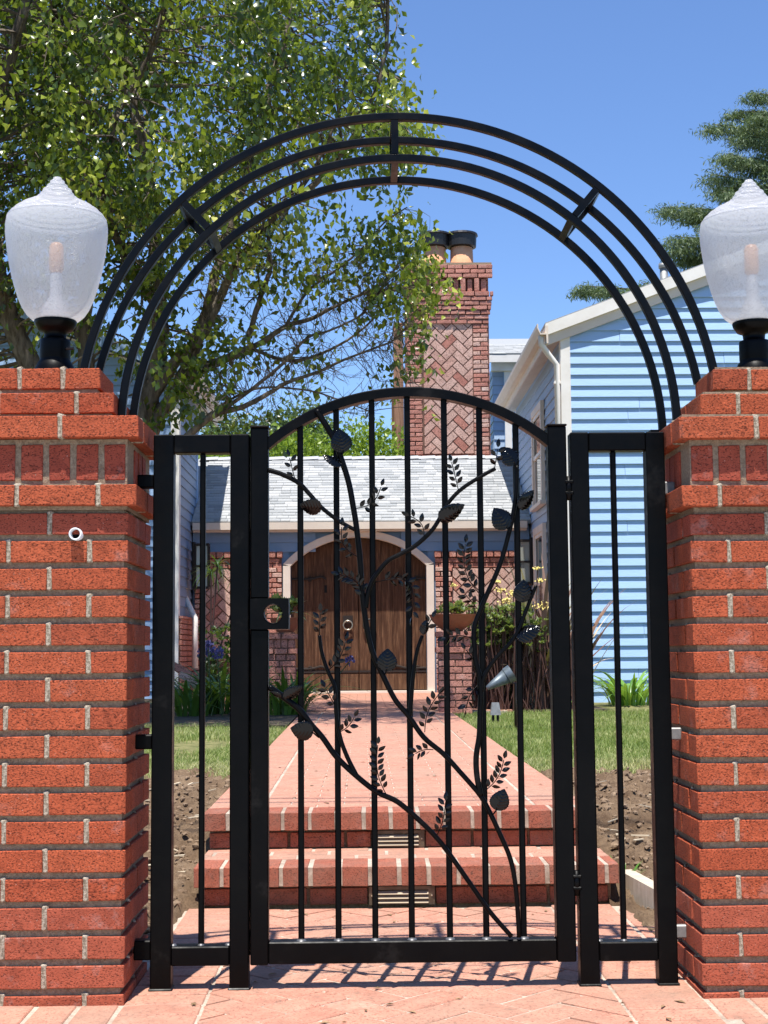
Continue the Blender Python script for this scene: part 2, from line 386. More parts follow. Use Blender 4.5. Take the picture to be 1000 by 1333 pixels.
# ------------------------------------------------------------------ ground
def height(x, y):
    t = min(1, max(0, (y-4.5)/2.5)); t = t*t*(3-2*t)
    return .24*t
m_g = MB().add([(-2500, -2500, -.06), (2500, -2500, -.06), (2500, 2500, -.06), (-2500, 2500, -.06)], [(0, 1, 2, 3)])
put('ground', m_g.mesh(M['thatch']), kind='structure')
sw = put('sidewalk', MB().box(-8, 8, -1.6, 3.29, -.055, -.006).mesh(M['concrete']), kind='structure')
put('road', MB().box(-60, 60, -12, -1.62, -.055, -.03).mesh(simple('asphalt', (.045, .045, .047), (.065, .064, .062), 60, .9, .003)), kind='structure')
def terrain(name, x0, x1, y0, y1, dx, dy, hf, mt):
    nx, ny = int((x1-x0)/dx)+1, int((y1-y0)/dy)+1
    X, Y = np.meshgrid(np.linspace(x0, x1, nx), np.linspace(y0, y1, ny)); Z = np.vectorize(hf)(X, Y)
    V = np.stack([X.ravel(), Y.ravel(), Z.ravel()], 1); i = np.arange(nx*ny).reshape(ny, nx)
    F = np.stack([i[:-1, :-1].ravel(), i[:-1, 1:].ravel(), i[1:, 1:].ravel(), i[1:, :-1].ravel()], 1)
    return put(name, mk_np(V, F, mt, smooth=True), kind='structure')
import mathutils.noise as mn
def soil_h(x, y):
    k = 1 if y < 7.7 else .25
    p = Vector((x*3.1, y*3.1, 0)); h = height(x, y)
    return h - .004 + k*(.045*mn.noise(p) + .035*mn.noise(p*3) + .028*mn.noise(p*8)+.02*mn.noise(p*19))*min(1, max(.15, (y-4.2)/.8))
def soil_side(x0, x1): return lambda x, y: (-.03 if (x0 < x < x1 and y < 5.07) else (soil_h(x, y) if not (x0 < x < x1) or y < 5.6 else .16))
terrain('soil_left', -3.6, -.55, 4.16, 8.2, .022, .03, soil_side(-.601, -.5), M['soil'])
terrain('soil_right', .845, 3.6, 4.16, 8.2, .022, .03, soil_side(.8, .884), M['soil'])
put('garden_soil_left', MB().box(-9, -.60, 8.2, 26, .0, .235).mesh(M['thatch']), kind='structure')
put('garden_soil_right', MB().box(.885, 9, 8.2, 26, .0, .235).mesh(M['thatch']), kind='structure')
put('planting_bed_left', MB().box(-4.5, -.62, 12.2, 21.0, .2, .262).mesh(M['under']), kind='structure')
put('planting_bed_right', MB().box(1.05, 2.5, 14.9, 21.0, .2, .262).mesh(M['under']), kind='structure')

# clods and chips
def blobs(n, xr, yr, smin, smax, mt, flat=1.):
    ico = [(0, 0, 1), (.894, 0, .447), (.276, .851, .447), (-.724, .526, .447), (-.724, -.526, .447), (.276, -.851, .447), (.724, .526, -.447), (-.276, .851, -.447), (-.894, 0, -.447), (-.276, -.851, -.447), (.724, -.526, -.447), (0, 0, -1)]
    fc_ = [(0, 1, 2), (0, 2, 3), (0, 3, 4), (0, 4, 5), (0, 5, 1), (1, 6, 2), (2, 7, 3), (3, 8, 4), (4, 9, 5), (5, 10, 1), (6, 7, 2), (7, 8, 3), (8, 9, 4), (9, 10, 5), (10, 6, 1), (11, 7, 6), (11, 8, 7), (11, 9, 8), (11, 10, 9), (11, 6, 10)]
    V = []; F = []; 
    for i in range(n):
        x, y = rnd.uniform(*xr), yr[0]+(yr[1]-yr[0])*rnd.random()**1.3
        s = smin+(smax-smin)*rnd.random()**3; z = soil_h(x, y)
        b = len(V); sx, sy, sz = [s*rnd.uniform(.6, 1.3) for _ in range(3)]
        for p in ico:
            q = rnd.uniform(.7, 1.2); V.append((x+p[0]*sx*q, y+p[1]*sy*q, z+p[2]*sz*q*flat))
        F += [(a+b, c+b, d+b) for a, c, d in fc_]
    return mk(V, F, mt)
put('loose_clods', blobs(5200, (-1.5, -.62), (4.25, 7.4), .002, .020, M['clod'], .7), kind='stuff')
put('loose_clods', blobs(5600, (.93, 1.9), (4.3, 7.4), .002, .022, M['clod'], .7), kind='stuff')
ch = MB()
for k in range(150):
    s = rnd.choice((-1, 1)); x = rnd.uniform(.66, 1.3) if s < 0 else rnd.uniform(.95, 1.7); x *= s; y = rnd.uniform(4.4, 7.2); z = soil_h(x, y)+.012
    a = rnd.uniform(0, 3.14); L, W_ = rnd.uniform(.01, .045), rnd.uniform(.004, .010); t = rnd.uniform(-.3, .3)
    c_, s_ = math.cos(a), math.sin(a)
    pts = [(-L, -W_), (L, -W_*.6), (L*.9, W_), (-L, W_*.7)]
    q = [(x+u*c_-v_*s_, y+u*s_+v_*c_, z+u*t) for u, v_ in pts]
    ch.add(q+[(a1, b1, c1+.004) for a1, b1, c1 in q], [(3, 2, 1, 0), (4, 5, 6, 7), (0, 1, 5, 4), (1, 2, 6, 5), (2, 3, 7, 6), (3, 0, 4, 7)])
put('wood_chips', ch.mesh(M['chip']), kind='stuff')

lt = MB()
for k in range(260):
    q_ = rnd.random()
    if q_ < .62: s = rnd.choice((-1, 1)); x = s*(rnd.uniform(.64, 1.4) if s < 0 else rnd.uniform(.95, 1.8)); y = rnd.uniform(4.4, 7.6); z = soil_h(x, y)+.010
    elif q_ < .85: x, y, z = rnd.uniform(-.55, .84), rnd.uniform(5.8, 12), .2725
    else: x, y, z = rnd.uniform(-.55, .84), rnd.uniform(3.4, 5.0), .0022
    a = rnd.uniform(0, 6.28); L = rnd.uniform(.006, .020); c_, s_ = math.cos(a), math.sin(a)
    pts = [(-L, 0, 0), (0, -L*.4, .003), (L, 0, 0), (0, L*.4, .003)]
    lt.add([(x+u*c_-v_*s_, y+u*s_+v_*c_, z+w_) for u, v_, w_ in pts], [(0, 1, 2), (0, 2, 3)])
put('leaf_litter', lt.mesh(simple('dry_litter', (.10, .06, .03), (.34, .22, .12), 9, .9, 0)), kind='stuff')
# lawn blades
def blades(n, fx, h0, h1, wd, mt, zf, patch=None):
    P0 = []
    while len(P0) < n:
        p = fx()
        if p: P0.append(p)
    A = np.array(P0); m_ = len(A); a = nr.uniform(0, 2*np.pi, m_); h = nr.uniform(h0, h1, m_); le = nr.uniform(.1, .9, m_)*h
    b = nr.uniform(0, 2*np.pi, m_); z = np.array([zf(x, y) for x, y in A])
    base = np.stack([A[:, 0], A[:, 1], z], 1); dw = np.stack([np.cos(a), np.sin(a), 0*a], 1)*wd
    mid = base+np.stack([np.cos(b)*le*.3, np.sin(b)*le*.3, h*.6], 1); tip = base+np.stack([np.cos(b)*le, np.sin(b)*le, h], 1)
    V = np.stack([base-dw, base+dw, mid+dw*.8, mid-dw*.8, tip], 1).reshape(-1, 3); k = np.arange(m_)*5
    F = np.concatenate([np.stack([k, k+1, k+2], 1), np.stack([k, k+2, k+3], 1), np.stack([k+3, k+2, k+4], 1)])
    t = nr.beta(2, 2.2, m_)
    if patch is not None: t = np.clip(t+np.array([patch(x, y) for x, y in A]), 0, 1)
    return mk_np(V, F, mt, np.concatenate([t, t, t]))
def lawn_edge(x): return 7.45+.16*math.sin(x*5)+.12*math.sin(x*13+1)+.08*math.sin(x*31)
def lawn(sx):
    def f():
        y = 7.2+8.8*rnd.random()**1.6; x = rnd.uniform(.885, 1.2+.30*y) if sx > 0 else -rnd.uniform(.60, .6+.28*y)
        if y < lawn_edge(x)-.1+abs(rnd.gauss(0, .22)): return None
        if sx > 0 and y > 14.8: return None
        if sx < 0:
            if y > 12.6: return None
            d = ((x+1.12)/.28)**2+((y-9.9)/.8)**2
            if d < 1+rnd.gauss(0, .3) or (mn.noise(Vector((x*2, y*1.2, 3))) > .22 and rnd.random() < .8): return None
        return (x, y)
    return f
pt = lambda x, y: .35*mn.noise(Vector((x*1.6, y*1.1, 0)))+.25*mn.noise(Vector((x*6, y*3, 5)))+(.25 if y < 8.2 else 0)
put('lawn_grass_right', blades(105000, lawn(1), .018, .05, .0022, M['grass'], lambda x, y: .235, pt), kind='stuff')
put('lawn_grass_left', blades(80000, lawn(-1), .015, .05, .0022, M['grass'], lambda x, y: .235, lambda x, y: pt(x, y)+.1), kind='stuff')

# ------------------------------------------------------------------ paving inside the gate
pav = put('brick_paving', MB().box(-1.35, 1.7, 3.30, 5.06, -.05, -.0035).mesh(M['pale_mortar']), kind='structure')
def paver(parent, cx, cy, z, lx, ly, mt=None, th=.04, name='brick'):
    o = put(name, brick_mesh(lx, ly, th, mt or M['paver'], .003, .001), parent, (cx, cy, z-th/2+rnd.uniform(-.0008, .0008)), (rnd.uniform(-.003, .003), rnd.uniform(-.003, .003), rnd.uniform(-.004, .004)))
    return o
MOD = .1045
def flat_poly(parent, poly, z, th, mt, name='brick'):
    n_ = len(poly); cx = sum(p[0] for p in poly)/n_; cy = sum(p[1] for p in poly)/n_
    v = [(p[0]-cx, p[1]-cy, -th) for p in poly]+[(p[0]-cx, p[1]-cy, 0) for p in poly]
    f = [tuple(reversed(range(n_))), tuple(n_+i for i in range(n_))]+[(i, (i+1) % n_, n_+(i+1) % n_, n_+i) for i in range(n_)]
    a = sum(poly[k-1][0]*poly[k][1]-poly[k][0]*poly[k-1][1] for k in range(n_))
    if a < 0: f = [tuple(reversed(q)) for q in f]
    return put(name, mk(v, f, mt), parent, (cx, cy, z))
for c, a, poly, whole in herring(-.392, .632, 3.31, 5.05, MOD, .009, R(45), .02, .03):
    if whole: put('brick', brick_mesh(MOD*2-.009, MOD-.009, .04, M['paver'], .003, .001), pav, (c[0], c[1], -.02+rnd.uniform(-.0008, .0008)), (0, 0, a))
    else: flat_poly(pav, poly, 0, .04, M['paver'])
y = 3.31+.05
while y < 5.04:
    for x0, x1 in ((-.597, -.402), (.642, .845)): paver(pav, (x0+x1)/2, y, 0, x1-x0, .095)
    y += MOD
for row, y in enumerate((3.625, 3.415)):
    for k in range(7):
        x = -.655-k*.1045-row*.03
        paver(pav, x, y, 0, .093, .20)
        x = .905+k*.1045+row*.03
        paver(pav, x, y, 0, .093, .20)
y = 3.79
while y < 5.04:
    paver(pav, .958, y, 0, .20, .095) if y > 4.16 else None
    y += MOD

# steps
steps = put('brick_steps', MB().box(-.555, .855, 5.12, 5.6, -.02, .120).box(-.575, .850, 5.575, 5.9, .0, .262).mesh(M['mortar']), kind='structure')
def riser_row(parent, x0, x1, yf, z0, z1, mod, off, depth, joint, mt):
    x = x0-off
    while x < x1-.01:
        a, b = max(x, x0), min(x+mod-joint, x1)
        if b-a > .025: put('brick', brick_mesh(b-a, depth, z1-z0, mt), parent, ((a+b)/2, yf+depth/2, (z0+z1)/2), (0, 0, rnd.uniform(-.004, .004)))
        x += mod
# two risers of stretchers, nosings of headers, gap left for the vents in each riser
for (xa, xb, yf, zb, off) in ((-.556, .862, 5.105, .004, .05), (-.575, .850, 5.555, .139, .12)):
    gx0, gx1 = (.015, .25) if zb < .1 else (.03, .235)
    riser_row(steps, xa, gx0, yf, zb, zb+.055, .212, off, .09, .012, M['riser'])
    riser_row(steps, gx1, xb, yf, zb, zb+.055, .212, .03, .09, .012, M['riser'])
for (xa, xb, yf, z0, mt_) in ((-.578, .878, 5.075, .070, M['riser']), (-.597, .872, 5.525, .205, M['riser'])):
    riser_row(steps, xa, xb, yf, z0, z0+.065, .1015, 0, .2, .016, mt_)
riser_row(steps, -.578, .878, 5.283, .095, .1345, .21, .07, .092, .012, M['paver'])
riser_row(steps, -.578, .878, 5.384, .095, .1345, .21, .17, .092, .012, M['paver'])
riser_row(steps, -.578, .878, 5.485, .095, .1345, .21, .02, .07, .012, M['paver'])
# filled pale joints between the nosing bricks
put('joint_fill', MB().box(-.572, .872, 5.081, 5.555, .0715, .1332).mesh(M['pale_mortar']), steps)
put('joint_fill', MB().box(-.590, .866, 5.531, 5.735, .2065, .2682).mesh(M['pale_mortar']), steps)

# path: near bricks one by one, far ones joined
PX0, PX1 = -.595, .872
path = put('garden_path', MB().box(PX0, PX1, 5.9, 14.6, -.05, .2665).box(PX0, PX1, 5.73, 5.9, .24, .2665).mesh(M['pale_mortar']), kind='structure')
pathfar = MB()
def pv(cx, cy, lx, ly):
    if cy < 9.6: paver(path, cx, cy, .27, lx, ly)
    else: pathfar.box(cx-lx/2, cx+lx/2, cy-ly/2, cy+ly/2, .24, .2698)
y = 5.735+.048; r_ = 0
while y < 14.5:
    pv(PX0+.098, y, .196, .097); pv(PX1-.098, y, .196, .097)
    x = PX0+.208 - (.105 if r_ % 2 else 0)
    while x < PX1-.21:
        a, b = max(x, PX0+.208), min(x+.2075, PX1-.208)
        if b-a > .03: pv((a+b)/2, y, b-a-.003, .101)
        x += .2105
    y += .1045; r_ += 1
put('far_bricks', pathfar.mesh(M['paver']), path, kind='stuff')
patio = put('entry_patio', MB().box(-1.75, 1.45, 14.6, 21.05, -.05, .2655).mesh(M['pale_mortar']), kind='structure')
pb = MB(); y = 14.65; r_ = 0
while y < 21:
    x = -1.74-(.1 if r_ % 2 else 0)
    while x < 1.4: pb.box(x, x+.203, y, y+.098, .24, .2695); x += .21
    y += .1045; r_ += 1
put('far_bricks', pb.mesh(M['paver']), patio, kind='stuff')

# ------------------------------------------------------------------ brick piers
def course(parent, x0, x1, y0, y1, z0, z1, modeA, near, mt, L=.194, J=.013, T=.092, hjm=True):
    "one ring of bricks, near = +1 when the gate side is x1"
    def cuts(a, b):
        out = []; p = a
        while p < b-.03:
            e = min(p+L, b)
            if b-e < .045: e = b
            out.append((p, e)); p = e+J
        return out
    h = z1-z0; zc = (z0+z1)/2
    def fr(u): return x1-u if near > 0 else x0+u     # distance from the gate-side corner
    W_, D_ = x1-x0, y1-y0
    def place(ax, a, b, c0, c1):
        # ax 0: along x from u=a..b, y c0..c1; ax 1: along y a..b, u c0..c1
        if ax == 0: u0, u1, ya, yb = a, b, c0, c1
        else: u0, u1, ya, yb = c0, c1, a, b
        xa, xb = sorted((fr(u0), fr(u1)))
        put('brick', brick_mesh(xb-xa, yb-ya, h, mt), parent, ((xa+xb)/2, (ya+yb)/2+rnd.uniform(-.0015, .0015), zc), (0, 0, rnd.uniform(-.004, .004)))
    def joint(ax, a, b):
        q = .0035; za, zb = z0-.002, z1+.006
        if not hjm: return
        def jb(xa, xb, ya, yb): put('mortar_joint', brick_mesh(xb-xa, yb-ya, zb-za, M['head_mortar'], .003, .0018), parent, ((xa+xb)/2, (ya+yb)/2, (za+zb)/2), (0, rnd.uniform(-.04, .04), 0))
        if ax == 0:
            xa, xb = sorted((fr(a-.0015), fr(b+.0015))); jb(xa, xb, y0+q, y0+.04); jb(xa, xb, y1-.04, y1-q)
        else:
            jb(x0+q, x0+.04, a-.0015, b+.0015); jb(x1-.04, x1-q, a-.0015, b+.0015)
    if modeA:
        for a, b in cuts(0, D_):
            place(1, y0+a, y0+b, 0, T); place(1, y0+a, y0+b, W_-T, W_)
            if b < D_-.01: joint(1, y0+b, y0+b+J)
        joint(0, T, T+J); joint(0, W_-T-J, W_-T)
        for a, b in cuts(T+J, W_-T-J):
            place(0, a, b, y0, y0+T); place(0, a, b, y1-T, y1)
            if b < W_-T-J-.01: joint(0, b, b+J)
    else:
        for a, b in cuts(0, W_):
            place(0, a, b, y0, y0+T); place(0, a, b, y1-T, y1)
            if b < W_-.01: joint(0, b, b+J)
        joint(1, y0+T, y0+T+J); joint(1, y1-T-J, y1-T)
        for a, b in cuts(T+J, D_-T-J): place(1, y0+a, y0+b, 0, T); place(1, y0+a, y0+b, W_-T, W_)
def pier(x0, x1, near, dz, label):
    y0, y1 = 3.73, 4.13
    t = thing('brick_pier', label, 'gate pier', ((x0+x1)/2, (y0+y1)/2, 0), 'brick piers either side of the gate')
    i = .012
    core = MB().box(x0+i, x1-i, y0+i, y1-i, -.02, 1.236).box(x0+.004, x1-.004, y0+.004, y1-.004, 1.2365, 1.4195)
    core.box(x0+.055, x1-.055, y0+.055, y1-.055, 1.42, 1.493).box(x0+.102, x1-.102, y0+.102, y1-.102, 1.4935, 1.566)
    core.box(x0-.018, x1+.018, y0-.018, y1+.018, 1.4325, 1.4725).box(x0+.056, x1-.056, y0+.056, y1-.056, 1.4727, 1.5445).box(x0+.101, x1-.101, y0+.101, y1-.101, 1.5447, 1.6195)
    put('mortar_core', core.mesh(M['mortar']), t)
    for k in range(0, 18):
        z1 = .022+.0709*k+dz; z0 = z1-.053
        if k == 0: z0 = -.01
        course(t, x0, x1, y0, y1, z0, z1, (k % 2) == 0, near, M['brick_shaded'] if k == 17 else (M['brick'] if k > 3 else M['brick_low']))
    course(t, x0-.024, x1+.024, y0-.024, y1+.024, 1.247+dz, 1.298+dz, True, near, M['brick'])
    # soldier course
    def sold(a, b, fixed, ax):
        n_ = round((b-a)/.0665); st = (b-a)/n_
        for q in range(n_):
            c = a+st*(q+.5)
            if ax == 0: put('brick', brick_mesh(.054, .09, .092, M['brick_shaded']), t, (c, fixed, 1.359+dz))
            else: put('brick', brick_mesh(.09, .054, .092, M['brick_shaded']), t, (fixed, c, 1.359+dz))
    sold(x0, x1, y0+.045, 0); sold(x0, x1, y1-.045, 0)
    sold(y0+.1, y1-.1, x0+.045, 1); sold(y0+.1, y1-.1, x1-.045, 1)
    course(t, x0-.028, x1+.028, y0-.028, y1+.028, 1.421+dz, 1.477+dz, False, near, M['brick'])
    course(t, x0+.048, x1-.048, y0+.048, y1-.048, 1.495+dz, 1.549+dz, True, near, M['brick'], L=.17)
    course(t, x0+.093, x1-.093, y0+.093, y1-.093, 1.568+dz, 1.623+dz, True, near, M['brick'], L=.17)
    return t
pl = pier(-1.094, -.597, 1, 0, 'red brick gate pier on the left with a round white pipe end in its face')
pr = pier(.850, 1.347, -1, -.012, 'red brick gate pier on the right, plain faced with grey brackets on its side')
c = P(98, 695, 3.712)
pp = MB(); ring = [(.0140, 0), (.0165, .002), (.0165, .045), (.0125, .045), (.0125, .004)]
def lathe_y(prof, cx, cz, y0, n_=28):
    mb = MB(); b = 0
    for r0, yy in prof:
        for k in range(n_): a = 2*math.pi*k/n_; mb.v.append((cx+r0*math.cos(a), y0+yy, cz+r0*math.sin(a)))
    for i in range(len(prof)-1):
        for k in range(n_): k2 = (k+1) % n_; mb.f.append((i*n_+k, (i+1)*n_+k, (i+1)*n_+k2, i*n_+k2))
    return mb
put('pipe_end', lathe_y([(.0122, .06), (.0122, .002), (.0160, 0), (.0160, .06)], c.x, c.z, 3.709).mesh(M['pvc'], True), pl)
put('pipe_bore', lathe_y([(.0121, .03), (.0001, .031)], c.x, c.z, 3.709).mesh(M['hole']), pl)

# ------------------------------------------------------------------ lamps
def make_lamp(loc):
    t = thing('pier_lamp', '', 'lamp', loc, 'acorn lamps on the gate piers')
    S = 1/484.; z = lambda yy: .0215+(478-yy)/463.
    prof = [(.5, 230), (4, 231), (7, 234), (9.5, 238), (12, 241), (14, 244.5), (17.5, 247), (20, 250.5), (21.5, 254), (25.5, 257), (27.5, 260), (34, 263), (43, 267), (52, 272.5), (58, 277.5), (63, 283), (66, 289), (67, 296), (67, 305), (65.5, 320), (63, 337), (59.5, 355), (55, 372), (49.5, 389), (44, 401), (38, 410), (31, 416), (25, 418.5)]
    mb = MB().lathe([(r_*S, z(yy)) for r_, yy in prof if yy > 282], n=56)
    g = put('globe', mb.mesh(M['globe'], True), t, loc); g.location = (0, 0, 0)
    dm = MB(); pr_ = [(.5, 229.4)]+[(max(.6, r_+.5+.7*math.sin(yy*1.15)), yy) for r_, yy in [(np.interp(yy, [p_[1] for p_ in prof], [p_[0] for p_ in prof]), yy) for yy in np.arange(231, 287.5, .8)]]
    d_ = put('dome', dm.lathe([(r_*S, z(yy)) for r_, yy in pr_], n=56).mesh(M['dome'], True), t); d_.location = (0, 0, 0)
    inn = [(max(.3, r_-1.6)*S, z(yy)-(.003 if yy < 300 else 0)) for r_, yy in prof]
    bs = [(27, 416), (28, 419), (27, 423), (24, 427), (22, 430), (15, 432.5), (14, 440), (19.5, 442), (20, 446), (20, 466), (19.5, 468), (22, 471), (26, 479), (27, 488)]
    b_ = put('lamp_base', MB().lathe([(.5*S, z(415.5))]+[(r_*S, z(yy)) for r_, yy in bs], n=40).mesh(M['black'], True), t); b_.location = (0, 0, 0)
    q = put('bulb', MB().lathe([(1*S, z(315)), (7*S, z(317)), (9.5*S, z(322)), (10*S, z(350)), (7*S, z(356))], n=24).mesh(M['bulb'], True), t); q.location = (0, 0, 0)
    s_ = put('socket_post', MB().lathe([(7*S, z(356)), (8*S, z(360)), (8*S, z(385)), (14*S, z(395)), (20*S, z(416))], n=24).mesh(M['socket'], True), t); s_.location = (0, 0, 0)
    k_ = put('set_screw', MB().tube([(.034, -.02, z(455)), (.055, -.022, z(455))], .004, 8).mesh(M['iron']), t); k_.location = (0, 0, 0)
    return t
def copy_tree(o, parent=None):
    c_ = o.copy(); COL.objects.link(c_)
    if parent: c_.parent = parent
    for ch_ in [x for x in bpy.data.objects if x.parent == o]: copy_tree(ch_, c_)
    return c_
l1 = make_lamp((-.832, 3.93, 1.6235)); l1['label'] = 'frosted acorn lamp on the left pier, in front of the leafy tree'
l2 = copy_tree(l1); l2.location = (1.086, 3.93, 1.6105); l2['label'] = 'frosted acorn lamp on the right pier, in front of the light blue gable'

# ------------------------------------------------------------------ gate, side panels
GY = 3.89
def bar(x0, x1, z0, z1, y0=GY-.025, y1=GY+.025, mt=None): 
    v, f = bevel_box(x1-x0, y1-y0, z1-z0, None, .003, 0); cx, cy, cz = (x0+x1)/2, (y0+y1)/2, (z0+z1)/2
    return mk([(a+cx, b+cy, c_+cz) for a, b, c_ in v], f, mt or M['black'])
def side_panel(name_lab, a0, a1, b0, b1, xb, zt, w_):
    t = thing('gate_side_panel', name_lab, 'fence panel', ((a0+b1)/2, GY, 0), 'fixed panels beside the gate leaf')
    put('post', bar(a0, a1, 0, zt), t); put('post', bar(b0, b1, 0, zt), t)
    put('top_rail', bar(a1, b0, zt-.050, zt-.0005, GY-.024, GY+.024), t); put('bottom_rail', bar(a1, b0, .062, .111, GY-.024, GY+.024), t)
    put('vertical_bar', bar(xb-.0075, xb+.0075, .111, zt-.05, GY-.008, GY+.008), t)
    for x in (a1+.004, xb, b0-.004): put('weld', MB().lathe([(.009, .111), (.007, .115), (.001, .1165)], (x, GY-.004), 10).mesh(M['weld'], True), t)
    for x0, x1 in ((a0, a1), (b0, b1)): put('foot_plate', bar(x0-.004, x1+.004, .0005, .006, GY-.029, GY+.029), t)
    return t
ZT = 1.451
lp = side_panel('narrow black side panel left of the gate leaf, beside the pier with the pipe', -.553, -.499, -.348, -.298, -.423, ZT, 0)
put('stop_strip', bar(-.2985, -.272, .075, ZT+.004, GY+.0265, GY+.032), lp)
rp = side_panel('narrow black side panel right of the gate leaf, in front of light blue siding', .563, .613, .767, .817, .681, ZT, 0)
for z0, z1 in ((1.31, 1.345), (.617, .655), (.075, .125)): put('wall_bracket', bar(-.598, -.553, z0, z1, GY-.01, GY+.03), lp)
for z0, z1 in ((1.285, 1.32), (.628, .660), (.112, .146)): put('wall_bracket', bar(.817, .851, z0, z1, GY+.012, GY+.03, M['galv']), rp)

XC, RR = .131, .602; ZCG = 1.578-RR
gate = thing('garden_gate', 'arched black wrought iron gate leaf with vine stems and metal leaves', 'gate', ((-.297+.553)/2, GY, 0))
lz = P(355.5, 799, GY-.03).z
put('latch_stile', bar(-.294, -.247, .062, lz-.0415), gate); put('latch_stile', bar(-.294, -.247, lz+.0415, 1.468), gate)
put('hinge_stile', bar(.503, .553, .062, 1.468), gate)
put('stile_cap', bar(-.297, -.244, 1.468, 1.474, GY-.028, GY+.028), gate); put('stile_cap', bar(.500, .556, 1.468, 1.474, GY-.028, GY+.028), gate)
put('bottom_rail', bar(-.247, .503, .064, .120, GY-.024, GY+.024), gate)
a0 = math.acos((.520-XC)/RR); a1 = math.acos((-.262-XC)/RR); nA = 28; mb = MB()
for i in range(nA+1):
    a = a0+(a1-a0)*i/nA
    for rr_, yy in ((RR-.026, GY-.02), (RR-.026, GY+.02), (RR-.003, GY+.02), (RR, GY+.017), (RR, GY-.017), (RR-.003, GY-.02)):
        mb.v.append((XC+rr_*math.cos(a), yy, ZCG+rr_*math.sin(a)))
for i in range(nA):
    for k in range(6): k2 = (k+1) % 6; mb.f.append((i*6+k, i*6+k2, (i+1)*6+k2, (i+1)*6+k))
put('arched_top_rail', mb.mesh(M['black']), gate)
for x in (-.162, -.065, .031, .1265, .226, .321, .419):
    zt = ZCG+math.sqrt((RR-.02)**2-(x-XC)**2)
    put('vertical_bar', bar(x-.008, x+.008, .120, zt, GY-.008, GY+.008), gate)
    put('weld', MB().lathe([(.013, .120), (.010, .124), (.001, .1255)], (x, GY-.006), 10).mesh(M['weld'], True), gate)
for zc in (1.30, .262):
    hg = put('hinge', MB().tube([(.558, GY-.018, zc-.032), (.558, GY-.018, zc+.032)], .009, 12).mesh(M['black'], True), gate)
    for dz in (-.018, .012): put('hinge_leaf', bar(.546, .571, zc+dz, zc+dz+.010, GY-.0275, GY-.022), hg)
# lock box with a round hole right through
def holed_plate(x0, x1, z0, z1, cx, cz, r0, y0, y1, n_=32):
    mb = MB(); o = []; h = []
    for k in range(n_):
        a = 2*math.pi*k/n_; ca, sa = math.cos(a), math.sin(a)
        tx = (x1-cx)/ca if ca > 1e-6 else ((x0-cx)/ca if ca < -1e-6 else 9); tz = (z1-cz)/sa if sa > 1e-6 else ((z0-cz)/sa if sa < -1e-6 else 9)
        t_ = min(tx, tz); o.append((cx+ca*t_, cz+sa*t_)); h.append((cx+ca*r0, cz+sa*r0))
    for q, yy in ((o, y0), (h, y0), (o, y1), (h, y1)): mb.v += [(a, yy, b) for a, b in q]
    for k in range(n_):
        k2 = (k+1) % n_
        mb.f += [(k, k2, n_+k2, n_+k), (2*n_+k2, 2*n_+k, 3*n_+k, 3*n_+k2), (k2, k, 2*n_+k, 2*n_+k2), (n_+k, n_+k2, 3*n_+k2, 3*n_+k)]
    return mb.mesh(M['black'])
q = P(355.5, 799, GY-.03); qa = P(376, 819, GY-.03)
lk = put('lock_box', holed_plate(-.294, qa.x, q.z-.041, q.z+.041, q.x, q.z, .0245, GY-.032, GY+.032), gate)
put('lock_rim', lathe_y([(.0243, .0), (.0250, -.0015), (.0262, -.001), (.0265, .002)], q.x, q.z, GY-.032).mesh(M['black'], True), lk)

# vine
def gp(px, py, dy=-.024): return P(px, py, GY+dy)
def smooth_path(pts, sub=5):
    out = []
    n_ = len(pts)
    for i in range(n_-1):
        p0, p1, p2, p3 = pts[max(i-1, 0)], pts[i], pts[i+1], pts[min(i+2, n_-1)]
        for k in range(sub):
            t = k/sub; out.append(.5*((2*p1)+(p2-p0)*t+(2*p0-5*p1+4*p2-p3)*t*t+(3*p1-p0-3*p2+p3)*t**3))
    out.append(pts[-1]); return out
STEMS = [
 ([(349, 612), (366, 617), (388, 628), (402, 642), (416, 658), (430, 670), (446, 681), (465, 691)], 3.3),
 ([(412, 534), (424, 553), (436, 574), (444, 596), (454, 628), (460, 660), (464, 685), (468, 720), (470, 745), (471, 766), (475, 800), (479, 825), (486, 852), (498, 878), (514, 910), (532, 932), (552, 960), (577, 981), (600, 1006), (625, 1035), (638, 1058), (652, 1088), (665, 1120), (672, 1160), (676, 1220)], 4.0),
 ([(476, 792), (479, 772), (484, 758), (490, 748), (504, 731), (520, 722), (540, 711), (561, 692), (573, 674), (585, 653), (603, 635), (630, 618), (645, 610)], 3.3),
 ([(350, 894), (370, 908), (390, 924), (406, 944), (420, 960), (438, 985), (464, 1010), (491, 1031), (518, 1044), (545, 1067), (568, 1090), (589, 1117), (614, 1153), (638, 1187), (666, 1219)], 4.0),
 ([(464, 1009), (452, 985), (443, 960), (438, 930), (436, 896), (428, 876), (422, 860), (418, 844), (416, 827)], 3.0),
 ([(626, 1036), (621, 1010), (620, 985), (624, 958), (625, 930), (626, 905), (624, 880), (619, 860), (617, 835), (618, 815), (626, 793), (634, 774), (644, 752), (654, 726), (662, 696), (668, 670), (672, 640), (673, 606)], 3.8),
 ([(627, 900), (630, 882), (640, 864), (652, 850), (666, 835), (677, 817), (683, 800), (690, 782), (698, 762)], 3.0),
 ([(533, 932), (535, 915), (537, 890), (540, 864), (544, 844), (550, 827)], 3.0),
]
for pts, r_ in STEMS:
    w_ = smooth_path([gp(*p) for p in pts]); k = r_/487.
    put('vine_stem', MB().tube(w_, [k*(1-.25*i/len(w_)) for i in range(len(w_))], 10).mesh(M['black'], True), gate)
